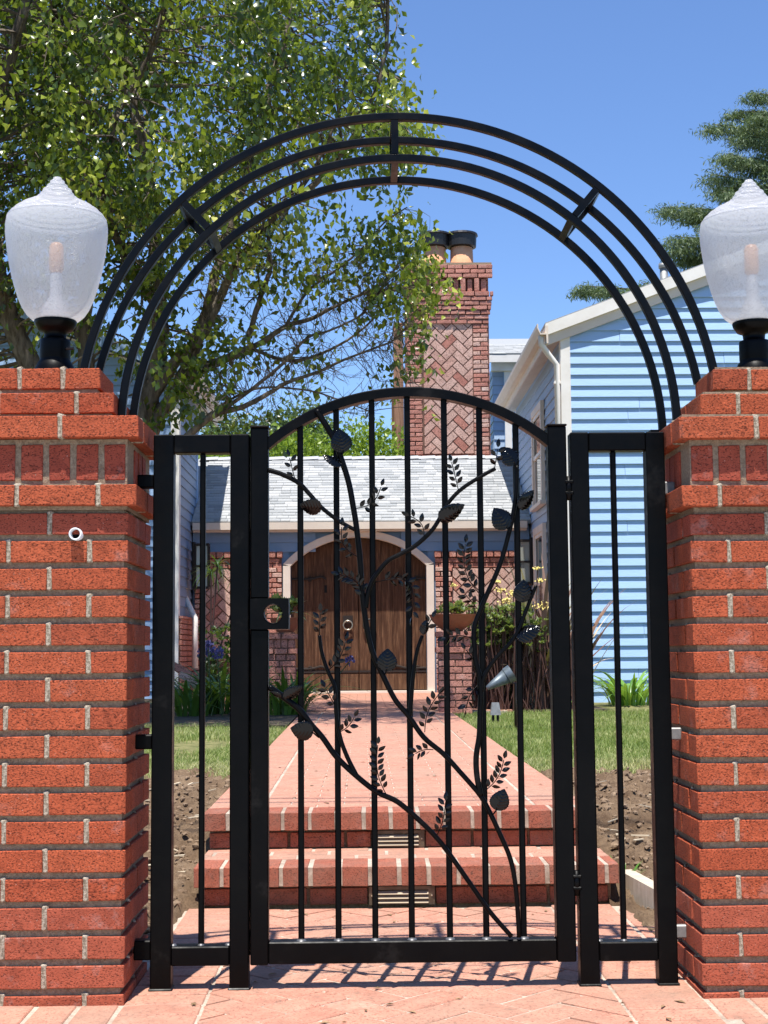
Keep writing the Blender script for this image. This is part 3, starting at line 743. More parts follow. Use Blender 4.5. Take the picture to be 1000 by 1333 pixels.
def leaf_mesh(nl=9, nw=4, veins=True, wdt=.36, curl=.14):
    V = []; F = []
    for i in range(nl+1):
        t = i/nl; hw = wdt*2.8*max(0, t)**.6*max(0, 1-t)**.95+.003
        for j in range(-nw, nw+1):
            s = j/nw; saw = 1+.05*((i//2) % 2)*(abs(j) == nw)
            y_ = -.10*math.sin(math.pi*t)+curl*abs(s)**1.5*.6*hw/.36 + (.034*math.sin((t*7-abs(s)*1.6)*math.pi*2) if veins else 0)*(1-abs(s)*.3)
            V.append((s*hw*saw, y_, t))
    m_ = 2*nw+1
    for i in range(nl):
        for j in range(2*nw): F.append((i*m_+j, i*m_+j+1, (i+1)*m_+j+1, (i+1)*m_+j))
    b = len(V); V += [(x, y_+.03, z) for x, y_, z in V[:b]]; F += [tuple(reversed([q_+b for q_ in f])) for f in F[:]]
    for i in range(nl):
        F.append((i*m_, (i+1)*m_, (i+1)*m_+b, i*m_+b)); e = i*m_+2*nw; F.append((e+m_, e, e+b, e+m_+b))
    return mk(V, F, M['leafmetal'], True)
BIG = [leaf_mesh(42, 5, True, .39), leaf_mesh(42, 5, True, .34, .3)]
SML = mk([(0, -.02, 0), (.2, .0, .28), (.22, .01, .5), (.13, .0, .8), (0, 0, 1), (-.13, 0, .8), (-.22, .01, .5), (-.2, 0, .28), (0, -.07, .5),
          (0, .05, 0), (0, .05, 1), (0, .03, .5)],
         [(0, 1, 8), (1, 2, 8), (2, 3, 8), (3, 4, 8), (4, 5, 8), (5, 6, 8), (6, 7, 8), (7, 0, 8), (1, 0, 11), (2, 1, 11), (3, 2, 11), (4, 3, 11), (5, 4, 11), (6, 5, 11), (7, 6, 11), (0, 7, 11)], M['leafmetal'])
def orient(a, b, roll=0.):
    d = (b-a); L = d.length; d.normalize(); q = Vector((0, 0, 1)).rotation_difference(d)
    mt_ = q.to_matrix().to_4x4() @ Matrix.Rotation(roll, 4, 'Z')
    return mt_.to_euler(), L
BL = [((447, 589), (441, 558), .2, 0), ((446, 605), (420, 592), .9, 1), ((419, 662), (390, 657), -.7, 0), ((572, 678), (605, 657), .6, 1), ((661, 688), (643, 661), .2, 0),
      ((671, 604), (653, 582), .3, 0), ((677, 663), (695, 638), .5, 1), ((680, 784), (682, 754), .3, 0), ((673, 831), (704, 815), -.5, 1), ((503, 874), (505, 844), 0, 0),
      ((408, 954), (378, 948), -.3, 0), ((646, 1055), (657, 1027), .2, 0), ((370, 910), (394, 893), .6, 1), ((366, 908), (352, 900), -.8, 1), ((551, 826), (556, 806), .5, 1)]
STK = {0: (443, 597), 1: (447, 612), 2: (425, 668), 3: (570, 680), 4: (663, 696), 5: (672, 612), 9: (500, 880), 10: (415, 960), 11: (640, 1062)}
for i, (a, b, roll, kd) in enumerate(BL):
    A, B = gp(*a, -.034), gp(*b, -.036); e, L = orient(A, B, roll)
    wx = 1.12 if kd == 0 else .95
    lf = put('leaf', BIG[kd], gate, A, e, (L*wx, L*.8, L))
    if i in STK: put('leaf_stalk', MB().tube([gp(*STK[i]), (gp(*STK[i])+A)/2+Vector((0, -.004, 0)), A, A+(B-A)*.15], .0022, 6).mesh(M['black'], True), gate)
SPR = [((384, 624), (377, 596), 5, .0), ((462, 662), (496, 634), 9, .2), ((466, 725), (445, 686), 9, -.2), ((473, 780), (443, 748), 13, .2), ((488, 758), (536, 802), 16, -.45),
       ((597, 639), (588, 602), 9, .0), ((644, 609), (648, 584), 5, 0), ((552, 702), (534, 672), 7, .2), ((627, 776), (606, 708), 17, -.15), ((621, 792), (606, 774), 6, 0),
       ((617, 832), (582, 830), 8, .1), ((551, 825), (562, 805), 4, 0), ((624, 890), (607, 922), 7, .1), ((416, 827), (417, 797), 7, 0), ((426, 874), (450, 834), 11, .1),
       ((437, 920), (424, 896), 6, 0), ((440, 954), (461, 934), 7, .1), ((505, 1038), (492, 970), 16, -.1), ((564, 976), (541, 981), 7, .1), ((553, 953), (571, 904), 11, -.1),
       ((631, 1030), (656, 989), 12, .1), ((569, 1087), (580, 1044), 10, .05), ((617, 860), (607, 846), 3, 0)]
for a, b, n_, bend in SPR:
    A, B = gp(*a), gp(*b, -.04); d = B-A; L = d.length; side = Vector((d.z, 0, -d.x)).normalized()
    cur = [A+d*t+side*(bend*L*math.sin(math.pi*t)) + Vector((0, -.006*math.sin(math.pi*t), 0)) for t in [k/8 for k in range(9)]]
    sp = put('leaf_sprig', MB().tube(cur, .0014, 5).mesh(M['black'], True), gate, (0, 0, 0))
    for k in range(n_):
        t = .12+.88*(k/(n_-1)); s = 0 if k == n_-1 else (1 if k % 2 else -1)
        i0 = min(7, int(t*8)); p0 = cur[i0]+(cur[i0+1]-cur[i0])*(t*8-i0); tg = (cur[i0+1]-cur[i0]).normalized()
        sd_ = Vector((tg.z, 0, -tg.x))*s; dr = (tg*(.75 if s else 1)+sd_*.85+Vector((0, rnd.uniform(-.45, .1), 0))).normalized()
        ln = rnd.uniform(.0175, .0215); st = p0+dr*.003
        e, _ = orient(st, st+dr*ln, rnd.uniform(-.5, .5)); ln *= 1.22
        put('leaf', SML, sp, st, e, (ln*1.15, ln, ln))

# ------------------------------------------------------------------ double arch of four rings
arch = thing('iron_arch', 'black double iron arch of four curved bars spanning the piers', 'arch', (.105, 3.895, 1.45))
AX, AZ = .106, 1.459
def ring_bar(r0, yc, zs, ze):
    h = .0105; st, en = math.asin((zs-AZ)/r0), math.pi-math.asin((ze-AZ)/r0); n_ = 72; mb = MB()
    for i in range(n_+1):
        a = st+(en-st)*i/n_
        for dr, dy in ((-h, -h*.75), (-h, h*.75), (-h*.75, h), (h*.75, h), (h, h*.75), (h, -h*.75), (h*.75, -h), (-h*.75, -h)):
            mb.v.append((AX+(r0+dr)*math.cos(a), yc+dy, AZ+(r0+dr)*math.sin(a)))
    for i in range(n_):
        for k in range(8): k2 = (k+1) % 8; mb.f.append((i*8+k, i*8+k2, (i+1)*8+k2, (i+1)*8+k))
    mb.f.append(tuple(range(7, -1, -1))); mb.f.append(tuple(n_*8+k for k in range(8)))
    return mb.mesh(M['arch'])
YF, YR = 3.845, 4.03
for r0, z0, z1 in ((.858, 1.611, 1.6235), (.742, 1.466, 1.478)):
    for yc in (YF, YR): put('curved_bar', ring_bar(r0, yc, z0, z1), arch)
for ang in (50.5, 90.5, 133.):
    a = R(ang); ca, sa = math.cos(a), math.sin(a)
    def cb(r0, y0, r1, y1, hw=.0095, hy=.0095):
        A, B = Vector((AX+r0*ca, y0, AZ+r0*sa)), Vector((AX+r1*ca, y1, AZ+r1*sa)); d = (B-A).normalized(); t_ = Vector((-sa, 0, ca)); n__ = d.cross(t_)
        v = [p+t_*u*hw+n__*q_*hy for p in (A, B) for u, q_ in ((-1, -1), (1, -1), (1, 1), (-1, 1))]
        return mk(v, [(0, 1, 2, 3), (7, 6, 5, 4), (0, 4, 5, 1), (1, 5, 6, 2), (2, 6, 7, 3), (3, 7, 4, 0)], M['arch'])
    for yy in (YF, YR): put('cross_bar', cb(.7525, yy, .8475, yy), arch)
    for rr_ in (.742, .858): put('cross_bar', cb(rr_, YF+.0105, rr_, YR-.0105), arch)
put('fixing_plate', MB().box(.80, .86, 3.96, 4.03, 1.465, 1.471).mesh(M['arch']), arch)

# ------------------------------------------------------------------ step vents, timber edge, garden lights
def vent(x0, x1, yf, z0, z1, label):
    t = thing('louvred_vent', label, 'vent', ((x0+x1)/2, yf, z0), 'louvred plates set in the step risers')
    f = MB().box(x0, x1, yf, yf+.008, z1-.012, z1).box(x0, x1, yf, yf+.008, z0, z0+.006).box(x0, x0+.022, yf, yf+.008, z0+.006, z1-.012).box(x1-.022, x1, yf, yf+.008, z0+.006, z1-.012)
    put('frame', f.mesh(M['bronze']), t); put('back_box', MB().box(x0+.01, x1-.01, yf+.012, yf+.03, z0+.002, z1-.002).mesh(M['hole']), t)
    n_ = 3; hh = (z1-.012-z0-.006)/n_
    for k in range(n_):
        zb = z0+.006+hh*k+.002
        v = [(x0+.022, yf-.008, zb), (x1-.022, yf-.008, zb), (x1-.022, yf+.008, zb+hh*.62), (x0+.022, yf+.008, zb+hh*.62)]
        v += [(a, b, c_-.002) for a, b, c_ in v]
        put('louvre', mk(v, [(0, 1, 2, 3), (7, 6, 5, 4), (0, 4, 5, 1), (1, 5, 6, 2), (2, 6, 7, 3), (3, 7, 4, 0)], M['louvre']), t)
    for x in (x0+.010, x1-.010): put('screw', MB().tube([(x, yf-.002, (z0+z1)/2), (x, yf+.002, (z0+z1)/2)], .003, 8).mesh(M['louvre']), t)
vent(.020, .245, 5.090, .004, .066, 'louvred bronze plate in the lower step riser')
vent(.035, .230, 5.540, .139, .200, 'louvred bronze plate in the upper step riser')
t = thing('timber_edging', 'short weathered timber board lying on edge in the soil by the right pier', 'board', (.96, 4.9, 0))
A = [(.905, 5.25), (.985, 4.66)]
dx, dy = A[1][0]-A[0][0], A[1][1]-A[0][1]; L = math.hypot(dx, dy); nx_, ny_ = -dy/L*.05, dx/L*.05
v = []
for z in (-.01, .078):
    for (x, y) in A: v.append((x, y, z+(.012 if y > 5 else 0)))
    for (x, y) in reversed(A): v.append((x+nx_, y+ny_, z+(.012 if y > 5 else 0)))
put('board', mk(v, [(0, 3, 2, 1), (4, 5, 6, 7), (0, 1, 5, 4), (1, 2, 6, 5), (2, 3, 7, 6), (3, 0, 4, 7)], M['timber']), t)
# weeds beside it
def strap_mesh(nseg, droop, w0, mt, up_=1.0, tint=None, fold=.25):
    V = []; F = []
    for i in range(nseg+1):
        t = i/nseg; x = droop*t**2*1.0; z = up_*(t-.5*droop*t**3*.9); ww = w0*(math.sin(math.pi*min(1, .25+t*.78))**.8 if t < 1 else .02)
        V += [(x, -ww, z), (x, 0, z-ww*fold), (x, ww, z)]
    for i in range(nseg):
        for k in range(2): F.append((i*3+k, i*3+k+1, (i+1)*3+k+1, (i+1)*3+k))
    me = mk(V, F, mt, True)
    a = me.attributes.new('tint', 'FLOAT', 'FACE'); a.data.foreach_set('value', [tint if tint is not None else rnd.random()]*len(F)); return me
def strap_set(mt, n_=5, w0=.03, d=(.3, 1.0)): return [strap_mesh(8, rnd.uniform(*d), w0*rnd.uniform(.8, 1.2), mt, tint=rnd.random()) for _ in range(n_)]
def clump(name, label, cat, loc, n_, L, spread, meshes, group=None, lean=(0, 1)):
    t = thing(name, label, cat, loc, group)
    for k in range(n_):
        a = rnd.uniform(0, 6.283); r_ = spread*rnd.random()**.7; s = L*rnd.uniform(.55, 1.1)
        p = Vector(loc)+Vector((math.cos(a)*r_, math.sin(a)*r_, 0))
        put('leaf', rnd.choice(meshes), t, p, (0, rnd.uniform(*lean)*.55-.1, a+rnd.uniform(-.4, .4)), (s, s, s))
    return t
wd = strap_set(M['strap_bright'], 4, .06, (.2, .7))
clump('weed', 'small green weed sprouting from the soil beside the timber board', 'weed', (.925, 5.3, .03), 26, .12, .05, wd)
# spot light
t = thing('garden_spotlight', 'grey metal spotlight tilted upward on a stake in the lawn', 'garden light', (1.215, 11.6, .25))
a, b = P(634, 896, 11.6), P(660, 880, 11.6); d = (b-a).normalized()
def cone(a, b, r0, r1, mt, n_=20): return MB().tube([a, a+(b-a)*.1, b], [r0*.8, r0, r1], n_).mesh(mt, True)
put('housing', cone(a, b, .022, .062, M['grey_metal']), t); put('hood', MB().tube([b-d*.005, b+d*.05], [.066, .070], 20, False).mesh(M['grey_metal'], True), t)
put('lens', MB().tube([b+d*.004, b+d*.01], [.058, .058], 20).mesh(M['glass']), t)
put('stake', MB().tube([(1.215, 11.6, .24), (1.215, 11.6, b.z-.06), b-d*.08], .012, 8).mesh(M['iron'], True), t)
t = thing('path_light', 'small grey box light on two short dark pegs in the grass', 'garden light', (1.15, 12.6, .25))
c = P(645, 923, 12.6); put('shade', MB().add([(c.x-.045, c.y-.04, c.z-.05), (c.x+.045, c.y-.04, c.z-.05), (c.x+.045, c.y+.04, c.z-.05), (c.x-.045, c.y+.04, c.z-.05), (c.x-.03, c.y-.03, c.z+.055), (c.x+.03, c.y-.03, c.z+.055), (c.x+.03, c.y+.03, c.z+.055), (c.x-.03, c.y+.03, c.z+.055)],
    [(0, 3, 2, 1), (4, 5, 6, 7), (0, 1, 5, 4), (1, 2, 6, 5), (2, 3, 7, 6), (3, 0, 4, 7)]).mesh(M['galv']), t)
for s in (-.02, .02): put('peg', MB().tube([(c.x+s, c.y, .24), (c.x+s, c.y, c.z-.05)], .011, 8).mesh(M['hole']), t)
# ------------------------------------------------------------------ houses
BDC = {}
def board_x(parent, xa, xb, y, z, h, mt, face=-1, name='siding_board', xa2=None, xb2=None):
    "clapboard along x on a wall at y facing -y, lower edge proud; upper ends may be cut back"
    xa2 = xa if xa2 is None else xa2; xb2 = xb if xb2 is None else xb2
    c = (xa+xb)/2; key = ('x', round(xb-xa, 3), round(xa2-c, 3), round(xb2-c, 3), round(h, 4), mt.name)
    if key not in BDC:
        a, b, a2, b2 = xa-c, xb-c, xa2-c, xb2-c
        v = [(a, -.031, 0), (b, -.031, 0), (b, 0, 0), (a, 0, 0), (a2, -.004, h+.012), (b2, -.004, h+.012), (b2, 0, h+.012), (a2, 0, h+.012), (a, -.0315, .006), (b, -.0315, .006)]
        BDC[key] = mk(v, [(0, 3, 2, 1), (4, 5, 6, 7), (0, 1, 9, 8), (8, 9, 5, 4), (1, 2, 6, 5, 9), (2, 3, 7, 6), (3, 0, 8, 4, 7)], mt)
    return put(name, BDC[key], parent, (c, y+rnd.uniform(-.001, .001), z), (0, 0, rnd.uniform(-.0004, .0004)))
def board_y(parent, ya, yb, x, z, h, mt, face, name='siding_board'):
    "clapboard along y on a wall at x, face -1 looks to -x, +1 to +x"
    key = ('y', round(yb-ya, 3), round(h, 4), mt.name, face)
    if key not in BDC:
        a, b = -(yb-ya)/2, (yb-ya)/2; f = face
        v = [(.024*f, a, 0), (.024*f, b, 0), (0, b, 0), (0, a, 0), (.004*f, a, h+.012), (.004*f, b, h+.012), (0, b, h+.012), (0, a, h+.012)]
        F = [(0, 1, 2, 3), (7, 6, 5, 4), (4, 5, 1, 0), (5, 6, 2, 1), (6, 7, 3, 2), (7, 4, 0, 3)]
        if f < 0: F = [tuple(reversed(q)) for q in F]
        BDC[key] = mk(v, F, mt)
    return put(name, BDC[key], parent, (x, (ya+yb)/2, z+rnd.uniform(-.001, .001)))
def slab(pts, th, mt):
    "thick sheet: pts are the top corners"
    n_ = len(pts); v = [Vector(p) for p in pts]; nn = (v[1]-v[0]).cross(v[2]-v[0]).normalized()
    if nn.z < 0: v.reverse(); nn = -nn
    v2 = [p-nn*th for p in v]
    return mk(v+v2, [tuple(range(n_)), tuple(reversed(range(n_, 2*n_)))]+[((i+1) % n_, i, n_+i, n_+(i+1) % n_) for i in range(n_)], mt)
def shingles(parent, p0, ux, uy, wdt, lng, row, tab, mt, name='shingles'):
    "tabs laid in rows: p0 eave corner, ux along the eave, uy up the slope"
    ux, uy = Vector(ux).normalized(), Vector(uy).normalized(); nn = ux.cross(uy).normalized()
    if nn.z < 0: nn = -nn
    V = []; T = []; nr_ = int(lng/row)
    for r_ in range(nr_):
        x = -rnd.random()*tab
        while x < wdt:
            tw = tab*rnd.uniform(.55, 1.3); a, b = max(0, x), min(wdt, x+tw-.004)
            if b-a > .01:
                lift = rnd.uniform(.010, .022); drop = rnd.uniform(-.008, .008)
                for (u, q, hh) in ((a, r_*row-.006+drop, lift), (b, r_*row-.006+drop, lift), (b, (r_+1.15)*row, .003), (a, (r_+1.15)*row, .003), (a, r_*row-.006+drop, 0), (b, r_*row-.006+drop, 0)):
                    p = Vector(p0)+ux*u+uy*q+nn*hh; V.append(tuple(p))
                T += [rnd.random()]*2
            x += tw
    V = np.array(V); k = np.arange(len(V)//6)*6
    F = np.empty((2*len(k), 4), int); F[0::2] = np.stack([k, k+1, k+2, k+3], 1); F[1::2] = np.stack([k+4, k+5, k+1, k], 1)
    return put(name, mk_np(V, F, mt, np.array(T)), parent, (0, 0, 0), kind='stuff')
EX = .1375
def window_y(parent, x, ya, yb, z0, z1, face):
    "window on a wall at x"
    f = face; o = lambda a, b, y0, y1, za, zb: MB().box(min(x+a*f, x+b*f), max(x+a*f, x+b*f), y0, y1, za, zb)
    m = o(.0, .05, ya, ya+.1, z0, z1); m.box(*sorted((x, x+.05*f)), yb-.1, yb, z0, z1).box(*sorted((x, x+.05*f)), ya+.1, yb-.1, z1-.1, z1).box(*sorted((x, x+.08*f)), ya-.05, yb+.05, z0-.05, z0)
    fr = put('window', m.mesh(M['cream']), parent)
    zm = (z0+z1)/2
    s = MB()
    for za, zb, d in ((z0, zm+.02, .02), (zm-.02, z1-.1, .035)):
        s.box(*sorted((x+d*f, x+(d-.014)*f)), ya+.1, yb-.1, za, za+.05).box(*sorted((x+d*f, x+(d-.014)*f)), ya+.1, yb-.1, zb-.05, zb)
        s.box(*sorted((x+d*f, x+(d-.014)*f)), ya+.1, ya+.15, za+.05, zb-.05).box(*sorted((x+d*f, x+(d-.014)*f)), yb-.15, yb-.1, za+.05, zb-.05)
    put('sash', s.mesh(M['trim']), fr)
    put('pane', MB().box(*sorted((x+.012*f, x+.016*f)), ya+.1, yb-.1, z0, z1-.1).mesh(M['glass']), fr)

# ---- right house
RX0, RX1, RYF, RYB, EZ, SL = 2.485, 9.1, 17.5, 22.9, 4.78, .375
PKX = (RX0+RX1)/2; PKZ = EZ+SL*(PKX-RX0+.2)
house = thing('blue_house', 'light blue clapboard house with a white gable on the right, behind the right pier', 'house', ((RX0+RX1)/2, 20, .2))
def gz(x): return EZ+SL*(min(x-RX0, RX1-x)+.2)-.10
put('wall', MB().prism([(RX0, .1), (RX1, .1), (RX1, gz(RX1)), (PKX, gz(PKX)), (RX0, gz(RX0))], RYF+.03, RYB).mesh(M['siding']), house)
z = .22
while z < PKZ-.2:
    zt_ = z+EX
    dxl = max(0, (zt_-gz(RX0))/SL); dxb = max(0, (z-gz(RX0))/SL)
    low = z < EZ-.25; xl, xr = (RX0+.085, RX1-.085) if low else (RX0+dxb, RX1-dxb); xl2, xr2 = (xl, xr) if low else (RX0+dxl, RX1-dxl)
    xm = rnd.uniform(3.1, 5.2)
    if xm < xl2+.3: xm = (xl2+xr2)/2
    board_x(house, xl, xm-.002, RYF+.03, z, EX, M['siding'], xa2=xl2, xb2=xm-.002); board_x(house, xm+.002, xr, RYF+.03, z, EX, M['siding'], xa2=xm+.002, xb2=xr2)
    z += EX
z = .22
while z < EZ-.2:
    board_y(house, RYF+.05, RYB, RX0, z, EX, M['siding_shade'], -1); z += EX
put('corner_board', MB().box(RX0-.032, RX0+.085, RYF-.012, RYF+.03, .1, EZ-.1).mesh(M['trim']), house)
put('corner_board', MB().box(RX0-.034, RX0-.001, RYF+.03, RYF+.12, .1, EZ-.1).mesh(M['trim']), house)
# rake boards, two tiers
for s in (-1, 1):
    xa = PKX+s*(PKX-RX0+.22)
    def rk(y0, y1, za, zb, nm, mt=M['trim']):
        pts = [(xa, EZ+za), (PKX, PKZ+za), (PKX, PKZ+zb), (xa, EZ+zb)]
        if s > 0: pts.reverse()
        put(nm, MB().prism(pts, y0, y1).mesh(mt), house)
    rk(RYF-.045, RYF-.012, -.22, -.075, 'rake_board', M['cream']); rk(RYF-.085, RYF-.045, -.10, .045, 'rake_board')
    put('roof', slab([(PKX, RYF-.075, PKZ+.06), (PKX, RYB+.3, PKZ+.06), (xa, RYB+.3, EZ+.06), (xa, RYF-.075, EZ+.06)], .05, M['shingle']), house)
    put('soffit', slab([(PKX, RYF-.012, PKZ-.15), (PKX, RYB+.3, PKZ-.15), (xa, RYB+.3, EZ-.15), (xa, RYF-.012, EZ-.15)], .02, M['cream']), house)
put('fascia', MB().box(RX0-.215, RX0-.19, RYF-.1, RYB+.3, EZ-.20, EZ+.02).mesh(M['cream']), house)
g_ = MB().prism([(RX0-.33, EZ+.03), (RX0-.33, EZ-.02), (RX0-.29, EZ-.10), (RX0-.216, EZ-.10), (RX0-.216, EZ-.085), (RX0-.285, EZ-.085), (RX0-.315, EZ-.02), (RX0-.315, EZ+.03)], RYF-.14, RYB+.3)
gt = put('gutter', g_.mesh(M['cream']), house)
ds = MB().tube([(RX0-.27, RYF-.05, EZ-.1), (RX0-.27, RYF-.04, EZ-.2), (RX0-.17, RYF-.0, EZ-.33), (RX0-.075, RYF+.03, EZ-.44), (RX0-.07, RYF+.04, .3)], .036, 10)
put('downpipe', ds.mesh(M['trim'], True), house)
for zz in (4.1, 2.6, 1.1): put('pipe_clip', MB().box(RX0-.115, RX0-.024, RYF+.0, RYF+.08, zz, zz+.03).mesh(M['trim']), house)
window_y(house, RX0-.022, 19.25, 20.35, 2.85, 4.2, -1)
window_y(house, RX0-.022, 19.25, 20.35, 1.0, 2.55, -1)
vt = put('vent_pipe', MB().tube([(4.07, 19, 5.3), (4.07, 19, 5.95)], .055, 14).mesh(M['galv'], True), house)
put('vent_cowl', MB().tube([(4.07, 19, 5.93), (4.07, 19, 5.99)], .07, 14).mesh(M['galv'], True), vt)

# ---- left house
LX, LYF, LYB, LEZ = -2.47, 19.5, 21.75, 4.62
lh = thing('blue_house', 'blue clapboard house wing shaded by the tree on the left', 'house', (-5, 20.5, .2))
LX0 = -9.0; LPX = (LX+LX0)/2; LPZ = LEZ+SL*(LX-LPX+.2)
def lgz(x): return LEZ+SL*(min(LX-x, x-LX0)+.2)-.10
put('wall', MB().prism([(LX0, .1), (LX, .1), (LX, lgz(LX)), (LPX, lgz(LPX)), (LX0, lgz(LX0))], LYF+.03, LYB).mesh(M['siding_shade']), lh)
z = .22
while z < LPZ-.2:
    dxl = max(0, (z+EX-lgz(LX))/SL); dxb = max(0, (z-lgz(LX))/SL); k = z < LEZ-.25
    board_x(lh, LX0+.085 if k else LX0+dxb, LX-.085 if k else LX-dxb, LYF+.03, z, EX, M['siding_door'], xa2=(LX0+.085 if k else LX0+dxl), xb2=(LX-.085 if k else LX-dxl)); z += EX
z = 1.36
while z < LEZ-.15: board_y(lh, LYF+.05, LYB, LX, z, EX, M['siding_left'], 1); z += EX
# brick plinth on the side wall
pl_ = put('plinth', MB().box(LX, LX+.05, LYF+.03, 21.1, .15, 1.33).mesh(M['dark_mortar']), lh)
zz = .24; r_ = 0
while zz < 1.30:
    y = LYF+.03-(.11 if r_ % 2 else 0)
    while y < 21.05:
        a, b = max(y, LYF+.03), min(y+.208, 21.1)
        if b-a > .04: put('brick', brick_mesh(.05, b-a, .058, M['old_brick'], .004, .002), pl_, (LX+.045, (a+b)/2, zz+.03))
        y += .22
    zz += .073; r_ += 1
put('plinth_cap', MB().box(LX-.0, LX+.085, LYF+.02, 21.1, 1.325, 1.358).mesh(M['old_brick']), lh)
put('corner_board', MB().box(LX-.085, LX+.03, LYF-.012, LYF+.03, .1, LEZ-.1).mesh(M['trim']), lh)
put('corner_board', MB().box(LX+.001, LX+.034, LYF+.03, LYF+.12, 1.36, LEZ-.1).mesh(M['trim']), lh)
put('corner_board', MB().box(LX+.001, LX+.032, LYB-.09, LYB, 2.6, LEZ-.1).mesh(M['siding']), lh)
for s in (-1, 1):
    xa = LPX+s*(LX-LPX+.22)
    def rk2(y0, y1, za, zb, mt=M['cream']):
        pts = [(xa, LEZ+za), (LPX, LPZ+za), (LPX, LPZ+zb), (xa, LEZ+zb)]
        if s > 0: pts.reverse()
        put('rake_board', MB().prism(pts, y0, y1).mesh(mt), lh)
    rk2(LYF-.16, LYF-.10, -.10, .045, M['siding_door'])
    put('roof', slab([(LPX, LYF-.13, LPZ+.06), (LPX, LYB+1.1, LPZ+.06), (xa, LYB+1.1, LEZ+.06), (xa, LYF-.13, LEZ+.06)], .05, M['shingle']), lh)
    put('soffit', slab([(LPX, LYF-.065, LPZ-.12), (LPX, LYB+1.1, LPZ-.12), (xa, LYB+1.1, LEZ-.12), (xa, LYF-.065, LEZ-.12)], .02, M['cream']), lh)
put('fascia', MB().box(LX+.19, LX+.215, LYF-.1, LYB+1.1, LEZ-.2, LEZ+.02).mesh(M['cream']), lh)
put('gutter', MB().prism([(LX+.216, LEZ-.10), (LX+.29, LEZ-.10), (LX+.33, LEZ-.02), (LX+.33, LEZ+.03), (LX+.315, LEZ+.03), (LX+.315, LEZ-.02), (LX+.285, LEZ-.085), (LX+.216, LEZ-.085)], LYF-.14, LYB+1.1).mesh(M['cream']), lh)
c0, c1, c2, c3 = P(240, 690, 20.6), P(240, 775, 20.6), P(254, 805, 20.2), P(254, 870, 20.2)
put('downpipe', MB().tube([c0, c1, c2, c3], .042, 8).mesh(M['trim'], True), lh)

# ---- entrance wing between them
ew = thing('entrance_wing', 'low entrance wing with grey shingle roof and arched wooden double door', 'house', (0, 22, .2))
WY = 21.1; EWX0, EWX1 = -2.44, 2.45
DXc, DW, DZ0, DSP, DTOP = -.040, .985, .30, 2.10, 2.515
# wall with the door opening left out
hw = DW+.10; c_arc = (DTOP+.07-DSP); 
def arc_pts(half, sp, top, n_=20):
    s = top-sp; Rr = (half*half+s*s)/(2*s); cz = top-Rr; a = math.asin(half/Rr)
    return [(DXc+Rr*math.sin(-a+2*a*i/n_), cz+Rr*math.cos(-a+2*a*i/n_)) for i in range(n_+1)]
op = arc_pts(DW, DSP, DTOP)
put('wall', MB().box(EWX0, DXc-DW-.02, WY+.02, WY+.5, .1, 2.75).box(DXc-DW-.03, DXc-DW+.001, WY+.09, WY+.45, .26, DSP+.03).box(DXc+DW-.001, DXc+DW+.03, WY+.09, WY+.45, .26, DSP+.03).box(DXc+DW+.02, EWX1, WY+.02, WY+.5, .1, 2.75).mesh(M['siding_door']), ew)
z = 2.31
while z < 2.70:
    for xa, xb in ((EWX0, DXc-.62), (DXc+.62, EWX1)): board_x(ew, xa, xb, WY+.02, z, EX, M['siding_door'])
    z += EX
z = 2.31
# spandrel above the arch
sp_ = [(DXc-1.02, 2.3)]+[(x, z_+.09) for x, z_ in arc_pts(DW+.03, DSP+.1, DTOP+.0) if z_ > 2.25]+[(DXc+1.02, 2.3), (DXc+1.02, 2.72), (DXc-1.02, 2.72)]
mb = MB(); aa = arc_pts(DW+.02, DSP, DTOP+.02)
for i in range(len(aa)-1):
    (x0_, z0_), (x1_, z1_) = aa[i], aa[i+1]; mb.prism([(x0_, z0_), (x1_, z1_), (x1_, 2.72), (x0_, 2.72)], WY+.05, WY+.5)
put('spandrel', mb.mesh(M['siding_door']), ew)
# arched casing
mb = MB(); ai, ao = arc_pts(DW, DSP, DTOP), arc_pts(DW+.105, DSP+.03, DTOP+.10)
for i in range(len(ai)-1):
    mb.prism([ai[i], ai[i+1], ao[i+1], ao[i]], WY-.06, WY+.10)
mb.box(DXc-DW-.105, DXc-DW, WY-.06, WY+.10, DZ0-.03, DSP+.005).box(DXc+DW, DXc+DW+.105, WY-.06, WY+.10, DZ0-.03, DSP+.005)
put('door_casing', mb.mesh(M['cream']), ew)
RC = .08
put('door_jamb', MB().prism([(x_, z_+.0) for x_, z_ in [(DXc-DW-.02, DZ0-.05), (DXc+DW+.02, DZ0-.05)]+arc_pts(DW+.02, DSP, DTOP+.02)[::-1]], WY+RC+.16, WY+RC+.2).mesh(M['door']), ew)
dr = put('door', MB().box(DXc-DW, DXc+DW, WY+.125+RC, WY+.15+RC, DZ0, DSP).mesh(M['door']), ew)
def archz(x):
    s = DTOP-DSP; Rr = (DW*DW+s*s)/(2*s); return DTOP-Rr+math.sqrt(max(0, Rr*Rr-(x-DXc)**2))
